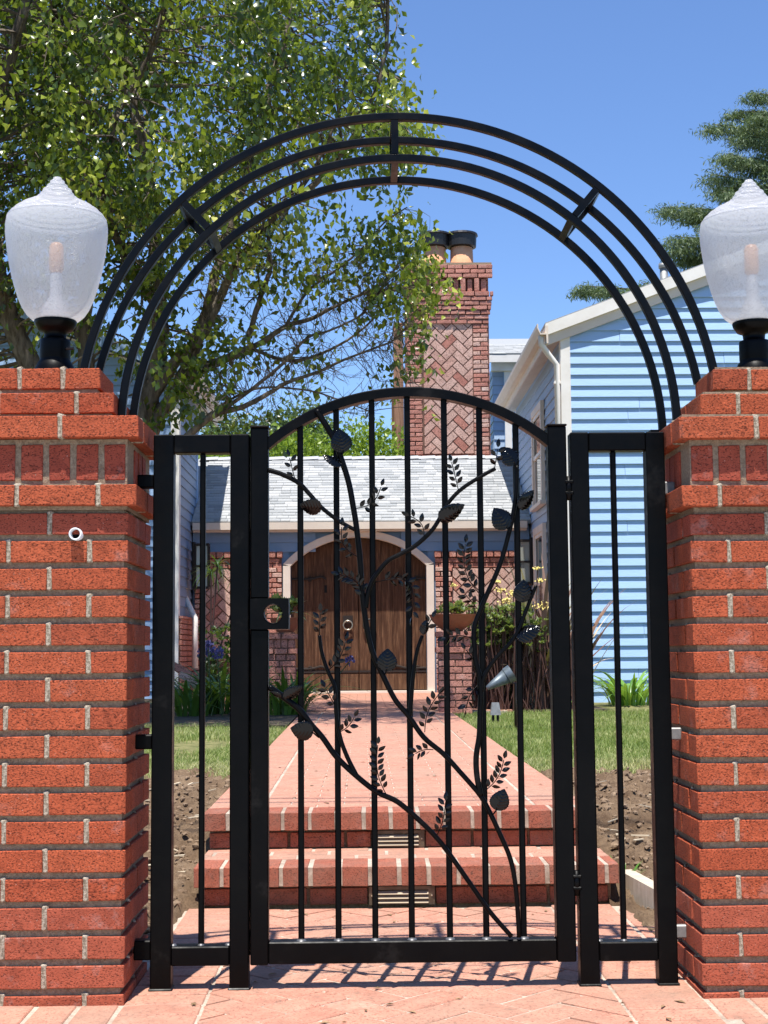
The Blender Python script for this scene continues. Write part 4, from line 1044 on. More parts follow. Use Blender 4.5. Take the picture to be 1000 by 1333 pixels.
for leaf in (-1, 1):
    xs = DXc+.006 if leaf > 0 else DXc-DW+.005; n_ = 6; wv = (DW-.011)/n_
    for k in range(n_):
        a, b = xs+k*wv+.002, xs+(k+1)*wv-.002; jy = rnd.uniform(0, .004)
        put('plank', MB().prism([(a, DZ0+.01), (b, DZ0+.01), (b, archz(b)-.006), ((a+b)/2, archz((a+b)/2)-.006), (a, archz(a)-.006)], WY+RC+.075+jy, WY+RC+.125).mesh(M['door']), dr)
    a, b = (DXc+.008, DXc+DW-.006) if leaf > 0 else (DXc-DW+.006, DXc-.008)
    put('bottom_rail', MB().box(a, b, WY+RC+.050, WY+RC+.0745, DZ0+.01, DZ0+.24).mesh(M['door']), dr)
    put('middle_rail', MB().box(a, b, WY+RC+.055, WY+RC+.0745, DZ0+.26, DZ0+.29).mesh(M['iron']), dr)
    for zz in (.62, 1.92):
        xo = DXc+leaf*(DW-.01)
        pts = [Vector((xo, WY+RC+.060, zz)), Vector((xo-leaf*.28, WY+RC+.058, zz)), Vector((xo-leaf*.42, WY+RC+.058, zz+.03)), Vector((xo-leaf*.50, WY+RC+.058, zz))]
        hg = put('strap_hinge', MB().tube(smooth_path(pts), .016, 6).mesh(M['iron']), dr)
        for s2 in (-1, 1):
            for q0 in (.12, .26):
                cc = Vector((xo-leaf*q0, WY+RC+.058, zz)); cur = [cc+Vector((-leaf*(.02+.05*t*math.cos(t*4)), 0, s2*(.07*t*math.sin(1.2+t*2)))) for t in [k/8 for k in range(9)]]
                put('scroll', MB().tube(cur, [.012*(1-.5*k/8) for k in range(9)], 6).mesh(M['iron']), dr)
def torus(c, r0, r1, n_=22): return MB().tube([Vector((c.x+r0*math.cos(6.2832*k/n_), c.y, c.z+r0*math.sin(6.2832*k/n_))) for k in range(n_+1)], r1, 8, False)
kc = P(453, 814, WY+RC+.03); put('ring_handle', torus(kc, .066, .011).mesh(M['ring'], True), dr)
put('back_plate', MB().box(kc.x-.07, kc.x+.07, WY+RC+.052, WY+RC+.074, kc.z+.03, kc.z+.14).mesh(M['iron']), dr)
kc2 = P(481, 814, WY+RC+.03); put('ring_handle', torus(kc2, .085, .014).mesh(M['iron'], True), dr)
put('threshold', MB().box(DXc-DW-.1, DXc+DW+.1, WY-.12, WY+RC+.05, .262, .298).mesh(M['cream']), ew)
put('peephole', MB().box(DXc-.50, DXc-.46, WY+RC+.068, WY+RC+.0745, 1.72, 1.83).mesh(M['hole']), dr)
# roof
RY0, RY1, RZ0, RZ1 = 20.96, 23.45, 2.735, 3.985
put('roof', slab([(-2.75, RY0, RZ0), (2.75, RY0, RZ0), (2.75, RY1, RZ1), (-2.75, RY1, RZ1)], .05, M['shingle']), ew)
put('roof', slab([(-2.75, RY1, RZ1), (2.75, RY1, RZ1), (2.75, RY1+2.4, RZ0), (-2.75, RY1+2.4, RZ0)], .05, M['shingle']), ew)
sl_ = math.hypot(RY1-RY0, RZ1-RZ0)
shingles(ew, (-2.44, RY0, RZ0+.004), (1, 0, 0), (0, RY1-RY0, RZ1-RZ0), 4.9, sl_, .115, .21, M['shingle'])
rc = MB(); x = -2.6
while x < 2.6:
    rc.add([(x, RY1-.13, RZ1-.035), (x, RY1, RZ1+.028), (x, RY1+.13, RZ1-.035), (x+.30, RY1-.13, RZ1-.022), (x+.30, RY1, RZ1+.042), (x+.30, RY1+.13, RZ1-.022)], [(0, 3, 4, 1), (1, 4, 5, 2), (3, 5, 4), (0, 1, 2)]); x += .27
ca_ = put('ridge_caps', rc.mesh(mat('ridge_shingle', (.36, .37, .38), .9)), ew)
put('gutter', MB().box(-2.42, 2.40, RY0-.075, RY0+.0, RZ0-.115, RZ0-.012).mesh(M['cream']), ew)
put('soffit', MB().box(-2.42, 2.40, RY0+.001, WY, RZ0-.14, RZ0-.117).mesh(M['cream']), ew)
# brick panels beside the door
def rowbricks(parent, x0, x1, z0, z1, yf, mod, off, h, mt, mt2=None, depth=.07, joint=.014):
    x = x0-off
    while x < x1-.02:
        a, b = max(x, x0), min(x+mod-joint, x1)
        if b-a > .03: put('brick', brick_mesh(b-a, depth, h, mt if (mt2 is None or rnd.random() < .6) else mt2, .005, .003), parent, ((a+b)/2, yf+depth/2+rnd.uniform(-.006, .004), z0+h/2))
        x += mod
def brick_panel(x0, x1, zt, bl, br, yf, inner_lab=None, z_low=.25):
    p = put('brick_panel', MB().box(x0, x1, yf+.03, WY+.019, .1, zt-.01).mesh(M['dark_mortar']), ew)
    # header capping, frieze course, jambs, herringbone field
    x = x0-.015
    while x < x1-.03:
        put('brick', brick_mesh(.095 if x+.1 < x1 else x1-x, .12, .085, M['old_brick'], .006, .004), p, (x+.05, yf+.03, zt-.043)); x += .108
    rowbricks(p, x0, x1, zt-.16, 0, yf+.012, .215, .06, .06, M['old_brick'])
    rowbricks(p, x0, x1, zt-.235, 0, yf+.012, .215, .16, .06, M['old_brick'])
    z = z_low; r_ = 0
    while z < zt-.26:
        if bl: rowbricks(p, x0, x0+bl, z, 0, yf, .15, .07*(r_ % 2), .058, M['old_brick'], M['lime_brick'])
        if br: rowbricks(p, x1-br, x1, z, 0, yf, .15, .07*(r_ % 2), .058, M['old_brick'], M['lime_brick'])
        z += .0735; r_ += 1
    hx0, hx1, hz0, hz1 = x0+bl+.012, x1-br-.012, .75, zt-.25
    for c, a, poly, whole in herring(hx0, hx1, hz0, hz1, .122, .017, R(45), .03, .05):
        mt = M['lime_brick'] if rnd.random() < .86 else M['old_brick']
        poly = poly if sum(poly[k-1][0]*poly[k][1]-poly[k][0]*poly[k-1][1] for k in range(len(poly))) > 0 else poly[::-1]
        cx = sum(q[0] for q in poly)/len(poly); cz = sum(q[1] for q in poly)/len(poly)
        put('brick', MB().prism([(q[0]-cx, q[1]-cz) for q in poly], rnd.uniform(-.003, .003), .04).mesh(mt), p, (cx, yf+.018, cz))
    return p
brick_panel(-2.40, -1.150, 2.31, .14, .21, 21.02)
brick_panel(1.075, 2.44, 2.30, .24, .13, 21.02)
# ---- chimney
chx0, chx1, cy0, cy1 = .808, 2.212, 24.5, 25.4
cm = put('chimney', MB().box(chx0+.03, chx1-.03, cy0+.03, cy1, 3.2, 7.40).box(chx0-.02, chx1+.02, cy0-.02, cy1+.02, 7.34, 7.46).mesh(M['dark_mortar']), ew)
ch_n = [0]
def crow(x0, x1, z, h, yf, mod, off, mt, mt2=None, d=.08):
    rowbricks(cm, x0, x1, z, 0, yf, mod, off, h, mt, mt2, d, .016)
jamb = .27; z = 4.18; r_ = 0
put('mortar_bed', MB().box(chx0+.01, chx1-.01, cy0+.02, cy0+.029, 4.2, 7.0).mesh(M['dark_mortar']), cm)
crow(chx0-.05, chx1+.05, 3.96, .07, cy0-.06, .26, .1, M['old_brick']); crow(chx0-.03, chx1+.03, 4.06, .10, cy0-.03, .26, 0, M['old_brick'], M['chim_lime'])
while z < 6.42:
    crow(chx0, chx0+jamb, z, .062, cy0-.0, .26 if r_ % 2 else .135, 0, M['old_brick'], M['chim_lime'] if r_ > 14 else None); crow(chx1-jamb, chx1, z, .062, cy0, .26 if r_ % 2 else .135, 0, M['old_brick'], M['chim_lime'])
    z += .078; r_ += 1
ztop = z
for c, a, poly, whole in herring(chx0+jamb+.015, chx1-jamb-.015, 4.2, 6.55, .132, .018, R(45), .02, .06):
    poly = poly if sum(poly[k-1][0]*poly[k][1]-poly[k][0]*poly[k-1][1] for k in range(len(poly))) > 0 else poly[::-1]
    cx = sum(q[0] for q in poly)/len(poly); cz = sum(q[1] for q in poly)/len(poly)
    put('brick', MB().prism([(q[0]-cx, q[1]-cz) for q in poly], rnd.uniform(-.004, .004), .04).mesh(M['chim_lime'] if rnd.random() < .85 else M['old_brick']), cm, (cx, cy0+.012, cz))
for k in range(6):
    e = (0, .01, .025, .04, .05, .06)[k]
    crow(chx0-e, chx1+e, ztop+k*.078, .062, cy0-e-.02, .26, .13*(k % 2), M['old_brick'])
zz = ztop+6*.078
crow(chx0-.08, chx1+.08, zz, .07, cy0-.09, .26, .05, M['old_brick']); zz += .085
xs = chx0-.02; k = 0
while xs < chx1-.02: put('brick', brick_mesh(.085, .09, .22, M['old_brick'], .006, .004), cm, (xs+.045, cy0-.01+(.03 if k % 2 else -.02), zz+.11)); xs += .118; k += 1
zz += .235
for k in range(3): crow(chx0-.07, chx1+.07, zz+k*.078, .062, cy0-.08, .26, .13*(k % 2), M['old_brick'])
zz += .235
# the faces either side, joined courses
sd_ = MB(); z = 4.1; r_ = 0
while z < zz-.02:
    y = cy0+.09-(.13 if r_ % 2 else 0)
    while y < cy1:
        for x in (chx0-.01, chx1-.05):
            sd_.box(x, x+.06, max(y, cy0+.085), min(y+.244, cy1), z, z+.062)
        y += .26
    z += .078; r_ += 1
put('side_bricks', sd_.mesh(M['old_brick']), cm, kind='stuff')
put('crown', MB().box(chx0-.06, chx1+.06, cy0-.06, cy1+.05, zz-.01, zz+.03).mesh(M['mortar']), cm)
for px in (566, 601):
    c = P(px, 330, 24.9); r0 = .205
    f = put('flue', MB().lathe([(r0+.03, zz+.03), (r0, zz+.06), (r0-.01, zz+.40), (r0-.03, zz+.41)], (c.x, 24.9), 24).mesh(M['flue'], True), cm)
    put('flue_cap', MB().lathe([(.0, zz+.66), (r0+.075, zz+.655), (r0+.085, zz+.62), (r0+.06, zz+.61), (r0+.05, zz+.42), (r0-.0, zz+.41)], (c.x, 24.9), 24).mesh(M['cap_black']), f)

# ---- small upper wing behind the chimney
dw = thing('blue_house', 'upper blue wing with white corner trim seen between chimney and gabled house', 'house', (4.5, 30, .2))
DX0, DX1, DY = 2.60, 6.5, 28.0
put('wall', MB().box(DX0, DX1, DY, 33, .1, 6.4).mesh(M['siding']), dw)
z = 4.4
while z < 6.2: board_x(dw, DX0+.13 if 0 else 2.93, DX1, DY-.16, z, EX*1.3, M['siding']); z += EX*1.3
put('wall', MB().box(2.8, DX1, DY-.16, DY, .1, 6.3).mesh(M['siding']), dw)
put('corner_board', MB().box(2.80, 2.93, DY-.19, DY-.161, 3, 6.25).mesh(M['trim']), dw)
z = 4.4
while z < 6.2: board_y(dw, DY, 33, DX0, z, EX*1.3, M['siding_shade'], -1); board_x(dw, DX0, 2.80, DY, z, EX*1.3, M['siding_shade']); z += EX*1.3
put('frieze', MB().box(DX0-.05, DX1, DY-.26, DY-.1, 6.25, 6.42).mesh(M['trim']), dw)
put('fascia', MB().box(DX0-.12, DX1, DY-.45, DY-.40, 6.38, 6.52).mesh(M['trim']), dw)
put('roof', slab([(DX0-.2, DY-.45, 6.54), (DX1, DY-.45, 6.54), (DX1, DY+2.4, 7.45), (DX0-.2, DY+2.4, 7.45)], .04, M['shingle']), dw)
shingles(dw, (DX0-.2, DY-.45, 6.545), (1, 0, 0), (0, 2.85, .91), 3.2, 1.9, .16, .28, M['shingle'])
put('window', MB().box(3.0, 3.5, DY-.18, DY-.165, 4.6, 5.6).mesh(M['trim']), dw)

# wall lanterns
def lantern(loc, label, facing):
    t = thing('wall_lantern', label, 'lantern', loc, 'lanterns either side of the door')
    x, y, z = loc; b = MB()
    for dz in (0, .30): b.box(x-.10, x+.10, y-.1, y+.1, z+dz, z+dz+.03)
    b.box(x-.10, x+.10, y-.1, y+.1, z+.60, z+.635)
    for sx in (-.09, .09):
        for sy in (-.09, .09): b.box(x+sx-.009, x+sx+.009, y+sy-.009, y+sy+.009, z+.03, z+.60)
    put('cage', b.mesh(M['iron']), t); put('pane', MB().box(x-.075, x+.075, y-.075, y+.075, z+.031, z+.299).box(x-.075, x+.075, y-.075, y+.075, z+.331, z+.599).mesh(M['lantern_glass']), t)
    put('back_plate', MB().box(*sorted((x+facing*.1, x+facing*.13)), y-.08, y+.08, z-.02, z+.66).mesh(M['iron']), t)
lantern((-2.24, 20.55, 1.76), 'black box wall lantern left of the door, above the downpipe', -1)
lantern((2.32, 20.7, 1.80), 'black box wall lantern right of the door, by the corner of the house', 1)

# ------------------------------------------------------------------ brick pillars with bowls
def pillar(x0, x1, y0, zt, label):
    y1 = y0+(x1-x0)
    t = thing('brick_pillar', label, 'pillar', ((x0+x1)/2, (y0+y1)/2, .2), 'brick pillars flanking the path')
    put('mortar_core', MB().box(x0+.008, x1-.008, y0+.008, y1-.008, .2, zt-.02).mesh(M['dark_mortar']), t)
    z = .255; k = 0
    while z < zt-.25:
        course(t, x0, x1, y0, y1, z, z+.053, k % 2 == 0, 1, M['old_brick'], L=.155, J=.012, T=.085, hjm=False); z += .066; k += 1
    course(t, x0-.025, x1+.025, y0-.025, y1+.025, z, z+.05, True, 1, M['old_brick'], L=.16, hjm=False); z += .06
    n_ = 4
    for q in range(n_): 
        xx = x0+(q+.5)*(x1-x0)/n_; put('brick', brick_mesh(.06, .07, .085, M['old_brick']), t, (xx, y0+.04, z+.045)); put('brick', brick_mesh(.06, .07, .085, M['old_brick']), t, (xx, y1-.04, z+.045))
    z += .095
    course(t, x0-.025, x1+.025, y0-.025, y1+.025, z, z+.05, False, 1, M['old_brick'], L=.16, hjm=False)
    return z+.05
zt1 = pillar(.755, 1.075, 14.3, 1.04, 'low brick pillar right of the path carrying a terracotta bowl of succulents')
zt2 = pillar(-.99, -.70, 15.3, 1.09, 'low brick pillar left of the path behind the strappy green plants')
def bowl(c, r0, h, label, seed):
    t = thing('planter_bowl', label, 'planter', c, 'terracotta bowls on the brick pillars')
    x, y, z = c
    put('bowl', MB().lathe([(r0*.35, z), (r0*.6, z+h*.25), (r0*.88, z+h*.62), (r0, z+h*.97), (r0*1.03, z+h), (r0*.95, z+h), (r0*.9, z+h*.85), (.001, z+h*.82)], (x, y), 32).mesh(M['terra'], True), t)
    return t
b1 = bowl((.905, 14.46, zt1), .235, .17, 'wide terracotta bowl of succulents on the right brick pillar', 1)
b2 = bowl((-.80, 15.45, zt2), .17, .17, 'terracotta bowl with a broad leaved plant on the left brick pillar', 2)
def rosettes(parent, pts, r0, r1, mt, k_=10, up_=.5, name='rosettes', kind='stuff'):
    V = []; F = []; T = []
    for c in pts:
        r_ = rnd.uniform(r0, r1); t0 = rnd.random()*.6
        for q in range(k_):
            a = 6.283*q/k_+rnd.random(); e = rnd.uniform(.15, up_*2); d = Vector((math.cos(a)*math.cos(e), math.sin(a)*math.cos(e), math.sin(e))); s = Vector((-math.sin(a), math.cos(a), 0))*r_*.27
            b = len(V); V += [tuple(c), tuple(c+d*r_*.6+s), tuple(c+d*r_), tuple(c+d*r_*.6-s)]; F.append((b, b+1, b+2, b+3)); T.append(min(1, t0+rnd.random()*.4))
    return put(name, mk_np(np.array(V), np.array(F), mt, np.array(T)), parent, (0, 0, 0), kind=kind)
rosettes(b1, [Vector((.905+rnd.gauss(0, .09), 14.46+rnd.gauss(0, .09), zt1+.17+rnd.random()*.10)) for _ in range(70)], .03, .07, M['succulent'], 9, .6)
rosettes(b2, [Vector((-.80+rnd.gauss(0, .08), 15.45+rnd.gauss(0, .07), zt2+.18+rnd.random()*.16)) for _ in range(40)], .05, .12, M['succulent'], 7, .7)
st = strap_set(M['succulent'], 3, .10, (.8, 1.3))
for k in range(7): a = k*.9; put('leaf', st[k % 3], b2, (-.80, 15.45, zt2+.16), (0, .5, a), (.3, .3, .3))
# ------------------------------------------------------------------ plants
ST = strap_set(M['strap'], 5, .035, (.4, 1.1)); SB = strap_set(M['strap_bright'], 5, .042, (.4, 1.0))
for (px, Y, n_, L, lab) in ((250, 14.2, 46, .62, 'dark strappy clump in front of the left house corner'), (290, 14.6, 52, .68, 'dark strappy clump with blue flower heads behind the left side panel'),
                     (330, 14.6, 46, .62, 'dark strappy clump hidden behind the latch post'), (372, 14.3, 52, .60, 'dark green strappy clump at the left edge of the path'), (268, 17.2, 40, .8, 'tall dark strappy clump under the brick panel left of the door')):
    c = P(px, 845, Y); clump('strappy_clump', lab, 'plant', (c.x, Y, .26), n_, L, .22, ST, 'strappy clumps in the left bed')
c = P(402, 845, 15.0); clump('strappy_clump', 'spiky clump leaning over the path in front of the left pillar', 'plant', (c.x-.12, 14.8, .26), 34, .62, .1, ST, 'strappy clumps in the left bed')
c = P(822, 845, 16.4); clump('agapanthus', 'bright green strappy clump against the blue siding behind the right side panel', 'plant', (c.x, 16.5, .24), 75, .62, .26, SB)
c = P(728, 845, 16.2); clump('agapanthus', 'green strappy clump at the house corner, hidden by the hinge post', 'plant', (c.x, 16.0, .24), 30, .55, .16, SB)
# cut dead stalks behind agapanthus
def umbel(parent, c, r_, n_, mt, mt2):
    mb = MB()
    for k in range(n_):
        d = Vector((rnd.gauss(0, 1), rnd.gauss(0, 1), rnd.gauss(.3, 1))).normalized(); mb.tube([c, c+d*r_], .002, 3, False); q = c+d*r_
        for j in range(3): e = Vector((rnd.gauss(0, 1), rnd.gauss(0, 1), rnd.gauss(0, 1))).normalized()*.018; f_ = e.orthogonal().normalized()*.008; mb.add([q-f_, q+f_, q+e+f_, q+e-f_], [(0, 1, 2, 3)])
    put('flower_head', mb.mesh(mt), parent)
for px, py, Y in ((271, 842, 14.2), (283, 850, 14.0), (264, 850, 14.4)):
    t = thing('blue_flower', {271: 'blue flower ball on a stalk, highest of three behind the left panel', 283: 'blue flower ball right of its neighbours behind the left panel', 264: 'blue flower ball leftmost of three behind the left panel'}[px], 'flower', (P(px, py, Y).x, Y, .26), 'blue flower balls in the left bed')
    c = P(px, py, Y); put('stalk', MB().tube([(c.x+.05, Y, .26), (c.x+.02, Y, .6), c], .006, 6).mesh(M['strap']), t); umbel(t, c, .055, 40, M['flower_b'], None)
t = thing('blue_flower', 'small blue flower in front of the wooden door', 'flower', (-.15, 14.5, .26)); c = P(456, 860, 14.8)
put('stalk', MB().tube([P(415, 905, 14.8), P(440, 880, 14.8), c], .005, 6).mesh(M['strap']), t); umbel(t, c, .04, 22, M['flower_b'], None)
# papyrus-like stalks
def papyrus(px, py, Y, bx, label):
    c = P(px, py, Y); t = thing('umbrella_reed', label, 'plant', (c.x+bx, Y, .26), 'umbrella reeds against the brick panel')
    put('stalk', MB().tube(smooth_path([Vector((c.x+bx, Y, .26)), Vector((c.x+bx*.6, Y, 1.0)), c]), .010, 6).mesh(M['dry']), t)
    thin = strap_set(M['strap'], 2, .030, (.5, 1.2))
    for k in range(26): a = 6.283*k/26+rnd.random()*.3; s = rnd.uniform(.2, .32); put('leaf', rnd.choice(thin), t, c, (0, rnd.uniform(.2, 1.3), a), (s, s, s))
papyrus(283, 738, 16.6, -.1, 'umbrella reed with a spiky top in front of the whitewashed bricks'); papyrus(318, 752, 16.9, -.42, 'umbrella reed leaning right behind the latch post')
papyrus(275, 748, 17.4, .0, 'thin umbrella reed just left of its taller neighbour')
lm = thing('garden_bush', 'small yellow green bush low in front of the left brick panel', 'shrub', (-1.5, 16.5, .26))
rosettes(lm, [P(rnd.uniform(262, 345), 0, 16.6)*0+Vector((P(rnd.uniform(262, 345), 800, 16.6).x, 16.6+rnd.gauss(0, .2), rnd.uniform(.35, 1.15))) for _ in range(260)], .04, .09, M['olive_leaf'], 8, .6, 'foliage')
bx = MB()
bk = thing('fallen_block', 'pale brick block lying tilted among the plants by the left house', 'block', (-1.9, 15.2, .8)); c = P(246, 884, 15.2)
v, f = bevel_box(.22, .1, .07, None, .004, .003); o = put('block', mk(v, f, M['lime_brick']), bk, c, (0, .5, .1)); 
c = P(236, 873, 15.2); put('block', mk(v, f, M['old_brick']), bk, c, (0, .6, .3))
nt_ = MB()
for k in range(0, 24): pass
# right bed: brown reeds, yellow green rosettes, flower heads
rb = thing('reed_thicket', 'mass of brown upright reeds and dry strappy leaves right of the right pillar', 'shrub', (1.8, 15.6, .26))
DR = strap_set(M['dry'], 6, .022, (.05, .5))
for k in range(330):
    x = P(rnd.uniform(622, 735), 845, 15.6).x; y = 15.6+rnd.uniform(-.5, .7); s = rnd.uniform(.55, 1.35)*(1.0 if x > 1.65 else .75)
    put('reed', rnd.choice(DR), rb, (x, y, .26), (0, rnd.uniform(-.2, .75) if k % 3 == 0 else rnd.uniform(-.15, .3), rnd.uniform(0, 6.28)), (s, s, s))
mb = MB()
for k in range(300):
    x = P(rnd.uniform(615, 735), 845, 15.7).x; y = 15.5+rnd.uniform(-.6, .8); h = rnd.uniform(.4, 1.1); dx_ = rnd.gauss(0, .13)
    mb.tube([(x, y, .26), (x+dx_*.4, y+rnd.gauss(0, .03), .26+h*.6), (x+dx_, y, .26+h)], rnd.uniform(.004, .010), 4, False)
put('stems', mb.mesh(M['dry']), rb, kind='stuff')
sc = thing('succulent_bush', 'yellow green rosette bush with pale flower heads right of the terracotta bowl', 'shrub', (1.7, 15.3, .26))
pts = []
for k in range(520):
    px = rnd.gauss(652, 32); 
    if not 606 < px < 735: continue
    zc = P(px, rnd.uniform(787, 838), 15.2).z - (.12 if px > 690 else 0); pts.append(Vector((P(px, 800, 15.2).x, 15.1+rnd.uniform(-.35, .5), zc-rnd.random()*.08)))
rosettes(sc, pts, .035, .075, M['succulent'], 10, .55, 'foliage')
mb = MB()
for p in pts[::3]: mb.tube([(p.x+rnd.gauss(0, .1), p.y, .26), (p.x, p.y, p.z-.25), p], .007, 4, False)
put('stems', mb.mesh(M['dry']), sc, kind='stuff')
for px, py, s in ((660, 783, 1.3), (707, 789, 1.2), (668, 772, .8), (700, 740, .5), (704, 756, .6), (590, 762, .5), (647, 757, .6), (652, 768, .7)):
    c = P(px, py, 15.0); q = []
    for k in range(int(60*s)): q.append(c+Vector((rnd.gauss(0, .035*s), rnd.gauss(0, .03*s), rnd.gauss(0, .016*s))))
    mb = MB()
    for p in q:
        e = Vector((rnd.gauss(0, 1), rnd.gauss(0, 1), rnd.gauss(.6, .6))).normalized()*.016; f_ = e.orthogonal().normalized()*.009; mb.add([p-f_, p+f_, p+e+f_, p+e-f_], [(0, 1, 2, 3)])
    put('flower_head', mb.mesh(M['flower_y']), sc); put('flower_stalk', MB().tube([(c.x+rnd.uniform(-.08, .08), c.y, .6), c], .007, 5).mesh(M['dry']), sc)
for k in range(46):
    px = rnd.choice((rnd.uniform(690, 742), rnd.uniform(640, 742))); x = P(px, 845, 15.4).x; s_ = rnd.uniform(1.25, 1.9)*(1 if px > 690 else .85)
    put('reed', rnd.choice(DR), rb, (x, 15.2+rnd.uniform(-.2, .5), .26), (0, rnd.uniform(-.12, .22), rnd.uniform(0, 6.28)), (s_*.9, s_*.9, s_))
# dry agave-like blade near the corner board
t = thing('dry_spike_plant', 'thin spiky plant with brown tips leaning over at the corner of the blue house', 'plant', (2.15, 15.2, .26))
for k in range(16): s = rnd.uniform(.9, 1.5); put('leaf', rnd.choice(DR), t, (P(748, 845, 15.2).x, 15.2, .26), (0, rnd.uniform(-.3, .5), rnd.uniform(-.6, .9)), (s, s, s))

# ---- foliage generator: leaves round given centres
def leaves(centres, per, spread, size, mt, droop=.5, tint=None, tj=.5, aspect=.5, bias=None):
    C = np.repeat(np.array(centres), per, axis=0); n_ = len(C)
    C = C+nr.normal(0, spread, (n_, 3))
    d = nr.normal(0, 1, (n_, 3)); d[:, 2] -= droop*1.6; d /= np.linalg.norm(d, axis=1)[:, None]
    q = nr.normal(0, 1, (n_, 3)); q[:, 2] *= .5; s = np.cross(d, q); s /= np.linalg.norm(s, axis=1)[:, None]; nn = np.cross(s, d)
    L = size*nr.uniform(.65, 1.25, (n_, 1)); W_ = L*aspect*nr.uniform(.8, 1.15, (n_, 1))
    a = C; m_ = C+d*L*.5+nn*L*.06; b = C+d*L-nn*L*.12
    V = np.stack([a, m_+s*W_*.5+nn*W_*.12, b, m_-s*W_*.5+nn*W_*.12, m_], 1).reshape(-1, 3); k = np.arange(n_)*5
    F = np.stack([k, k+1, k+4, k, k+4, k+3, k+1, k+2, k+4, k+4, k+2, k+3], 1).reshape(-1, 3)
    t0 = np.repeat(np.array(tint) if tint is not None else nr.random(len(centres)), per)
    t = np.clip(t0*(1-tj)+nr.random(n_)*tj, 0, 1)
    return mk_np(V, F, mt, np.repeat(t, 4))
# ---- big tree
TY = 13.0
tree = thing('shade_tree', 'large broad leaved tree with several leaning trunks filling the upper left', 'tree', (-2.1, TY, .1))
def limb(pts, r0, r1, nm='limb', ys=None, par=None, n=10):
    ys = ys or [TY]*len(pts); w_ = smooth_path([P(px, py, yy) for (px, py), yy in zip(pts, ys)], 6); m_ = len(w_)
    w_ = [p+Vector((rnd.gauss(0, r1*.25), rnd.gauss(0, r1*.25), 0)) for p in w_]
    put(nm, MB().tube(w_, [r0+(r1-r0)*(i/m_)**.8 for i in range(m_)], n).mesh(M['bark'], True), par or tree); return [(w_[i], r0+(r1-r0)*(i/m_)**.8) for i in range(m_)]
SK = []
SK += limb([(150, 905), (152, 760), (160, 640), (176, 565), (196, 510), (206, 450), (204, 390), (203, 330), (192, 230), (172, 120), (160, 0), (150, -140)], .15, .03, 'trunk')
SK += limb([(170, 600), (196, 560), (228, 512), (250, 487), (270, 477), (296, 466), (330, 450)], .085, .03)
SK += limb([(150, 700), (120, 600), (80, 530), (42, 478), (15, 420), (0, 370), (-20, 280), (-10, 150), (30, 20), (60, -120)], .15, .035, ys=[13, 13, 12.9, 12.8, 12.7, 12.6, 12.4, 12.2, 12, 12])
SK += limb([(232, 506), (254, 450), (272, 396), (282, 350), (300, 296), (330, 200), (352, 110), (380, 10), (400, -120)], .065, .02, ys=[13, 13, 13, 13.1, 13.2, 13.4, 13.6, 13.8, 14])
SK += limb([(196, 520), (232, 466), (262, 438), (290, 380), (310, 340), (360, 280), (420, 230), (470, 160), (500, 80), (505, 0)], .06, .015, ys=[13, 12.9, 12.8, 12.8, 12.7, 12.6, 12.5, 12.4, 12.4, 12.4])
SK += limb([(140, 640), (118, 540), (112, 470), (110, 400), (122, 320), (118, 240), (100, 140), (90, 20), (96, -120)], .10, .03, ys=[13, 13.1, 13.2, 13.3, 13.4, 13.5, 13.6, 13.8, 14])
SK += limb([(204, 400), (160, 330), (140, 260), (150, 160), (200, 60), (230, -60)], .045, .02, ys=[13, 12.6, 12.3, 12, 11.8, 11.8])
SK += limb([(210, 600), (240, 572), (262, 552), (284, 538), (318, 529), (350, 512), (374, 498), (417, 483), (451, 467), (510, 445)], .042, .008, ys=[12.6]*10)
SK += limb([(300, 466), (340, 446), (372, 425), (405, 415), (430, 402), (455, 390), (500, 368), (520, 340)], .032, .008)
SK += limb([(330, 455), (380, 470), (430, 455), (470, 430), (500, 400), (520, 380)], .018, .006)
SK += limb([(284, 538), (330, 505), (372, 470), (400, 440), (430, 430), (470, 410), (490, 385)], .02, .006, ys=[12.6]*7)
SK += limb([(262, 548), (300, 520), (340, 505), (400, 508), (440, 520), (480, 535)], .014, .005, ys=[12.6]*6)
SK += limb([(324, 440), (340, 385), (352, 350), (350, 310), (370, 280), (420, 200), (450, 120)], .028, .012)
SK += limb([(372, 425), (400, 380), (440, 350), (475, 320), (500, 290), (530, 270)], .016, .006)
SK += limb([(505, 370), (515, 400), (520, 425)], .014, .005)
def dens(px, py):
    "how leafy the crown is, by direction from the gate"
    right = 538+14*math.sin(py*.045)-(30 if py < 60 else 0)
    if py > 300: right = 560-.12*abs(py-370)
    if px > right: return 0
    d = 1.0
    if 230 < px and py > 300: d = .04+.20*max(0, (400-py)/100)
    if px > 490 and 270 < py < 430: d = .38
    if px > 230 and py > 400: d = .07
    if px > 290 and 215 < py < 320: d = .26
    if py > 500: d *= .3
    if px < 230 and py > 380: d = .22
    if px < 230 and 290 < py <= 380: d = .6
    if px < 230 and py > 500: d = .1
    return d
skp = np.array([[*p] for p, r_ in SK]); skr = [r_ for p, r_ in SK]
cent = []; tn = []; tw = MB(); dead = 0
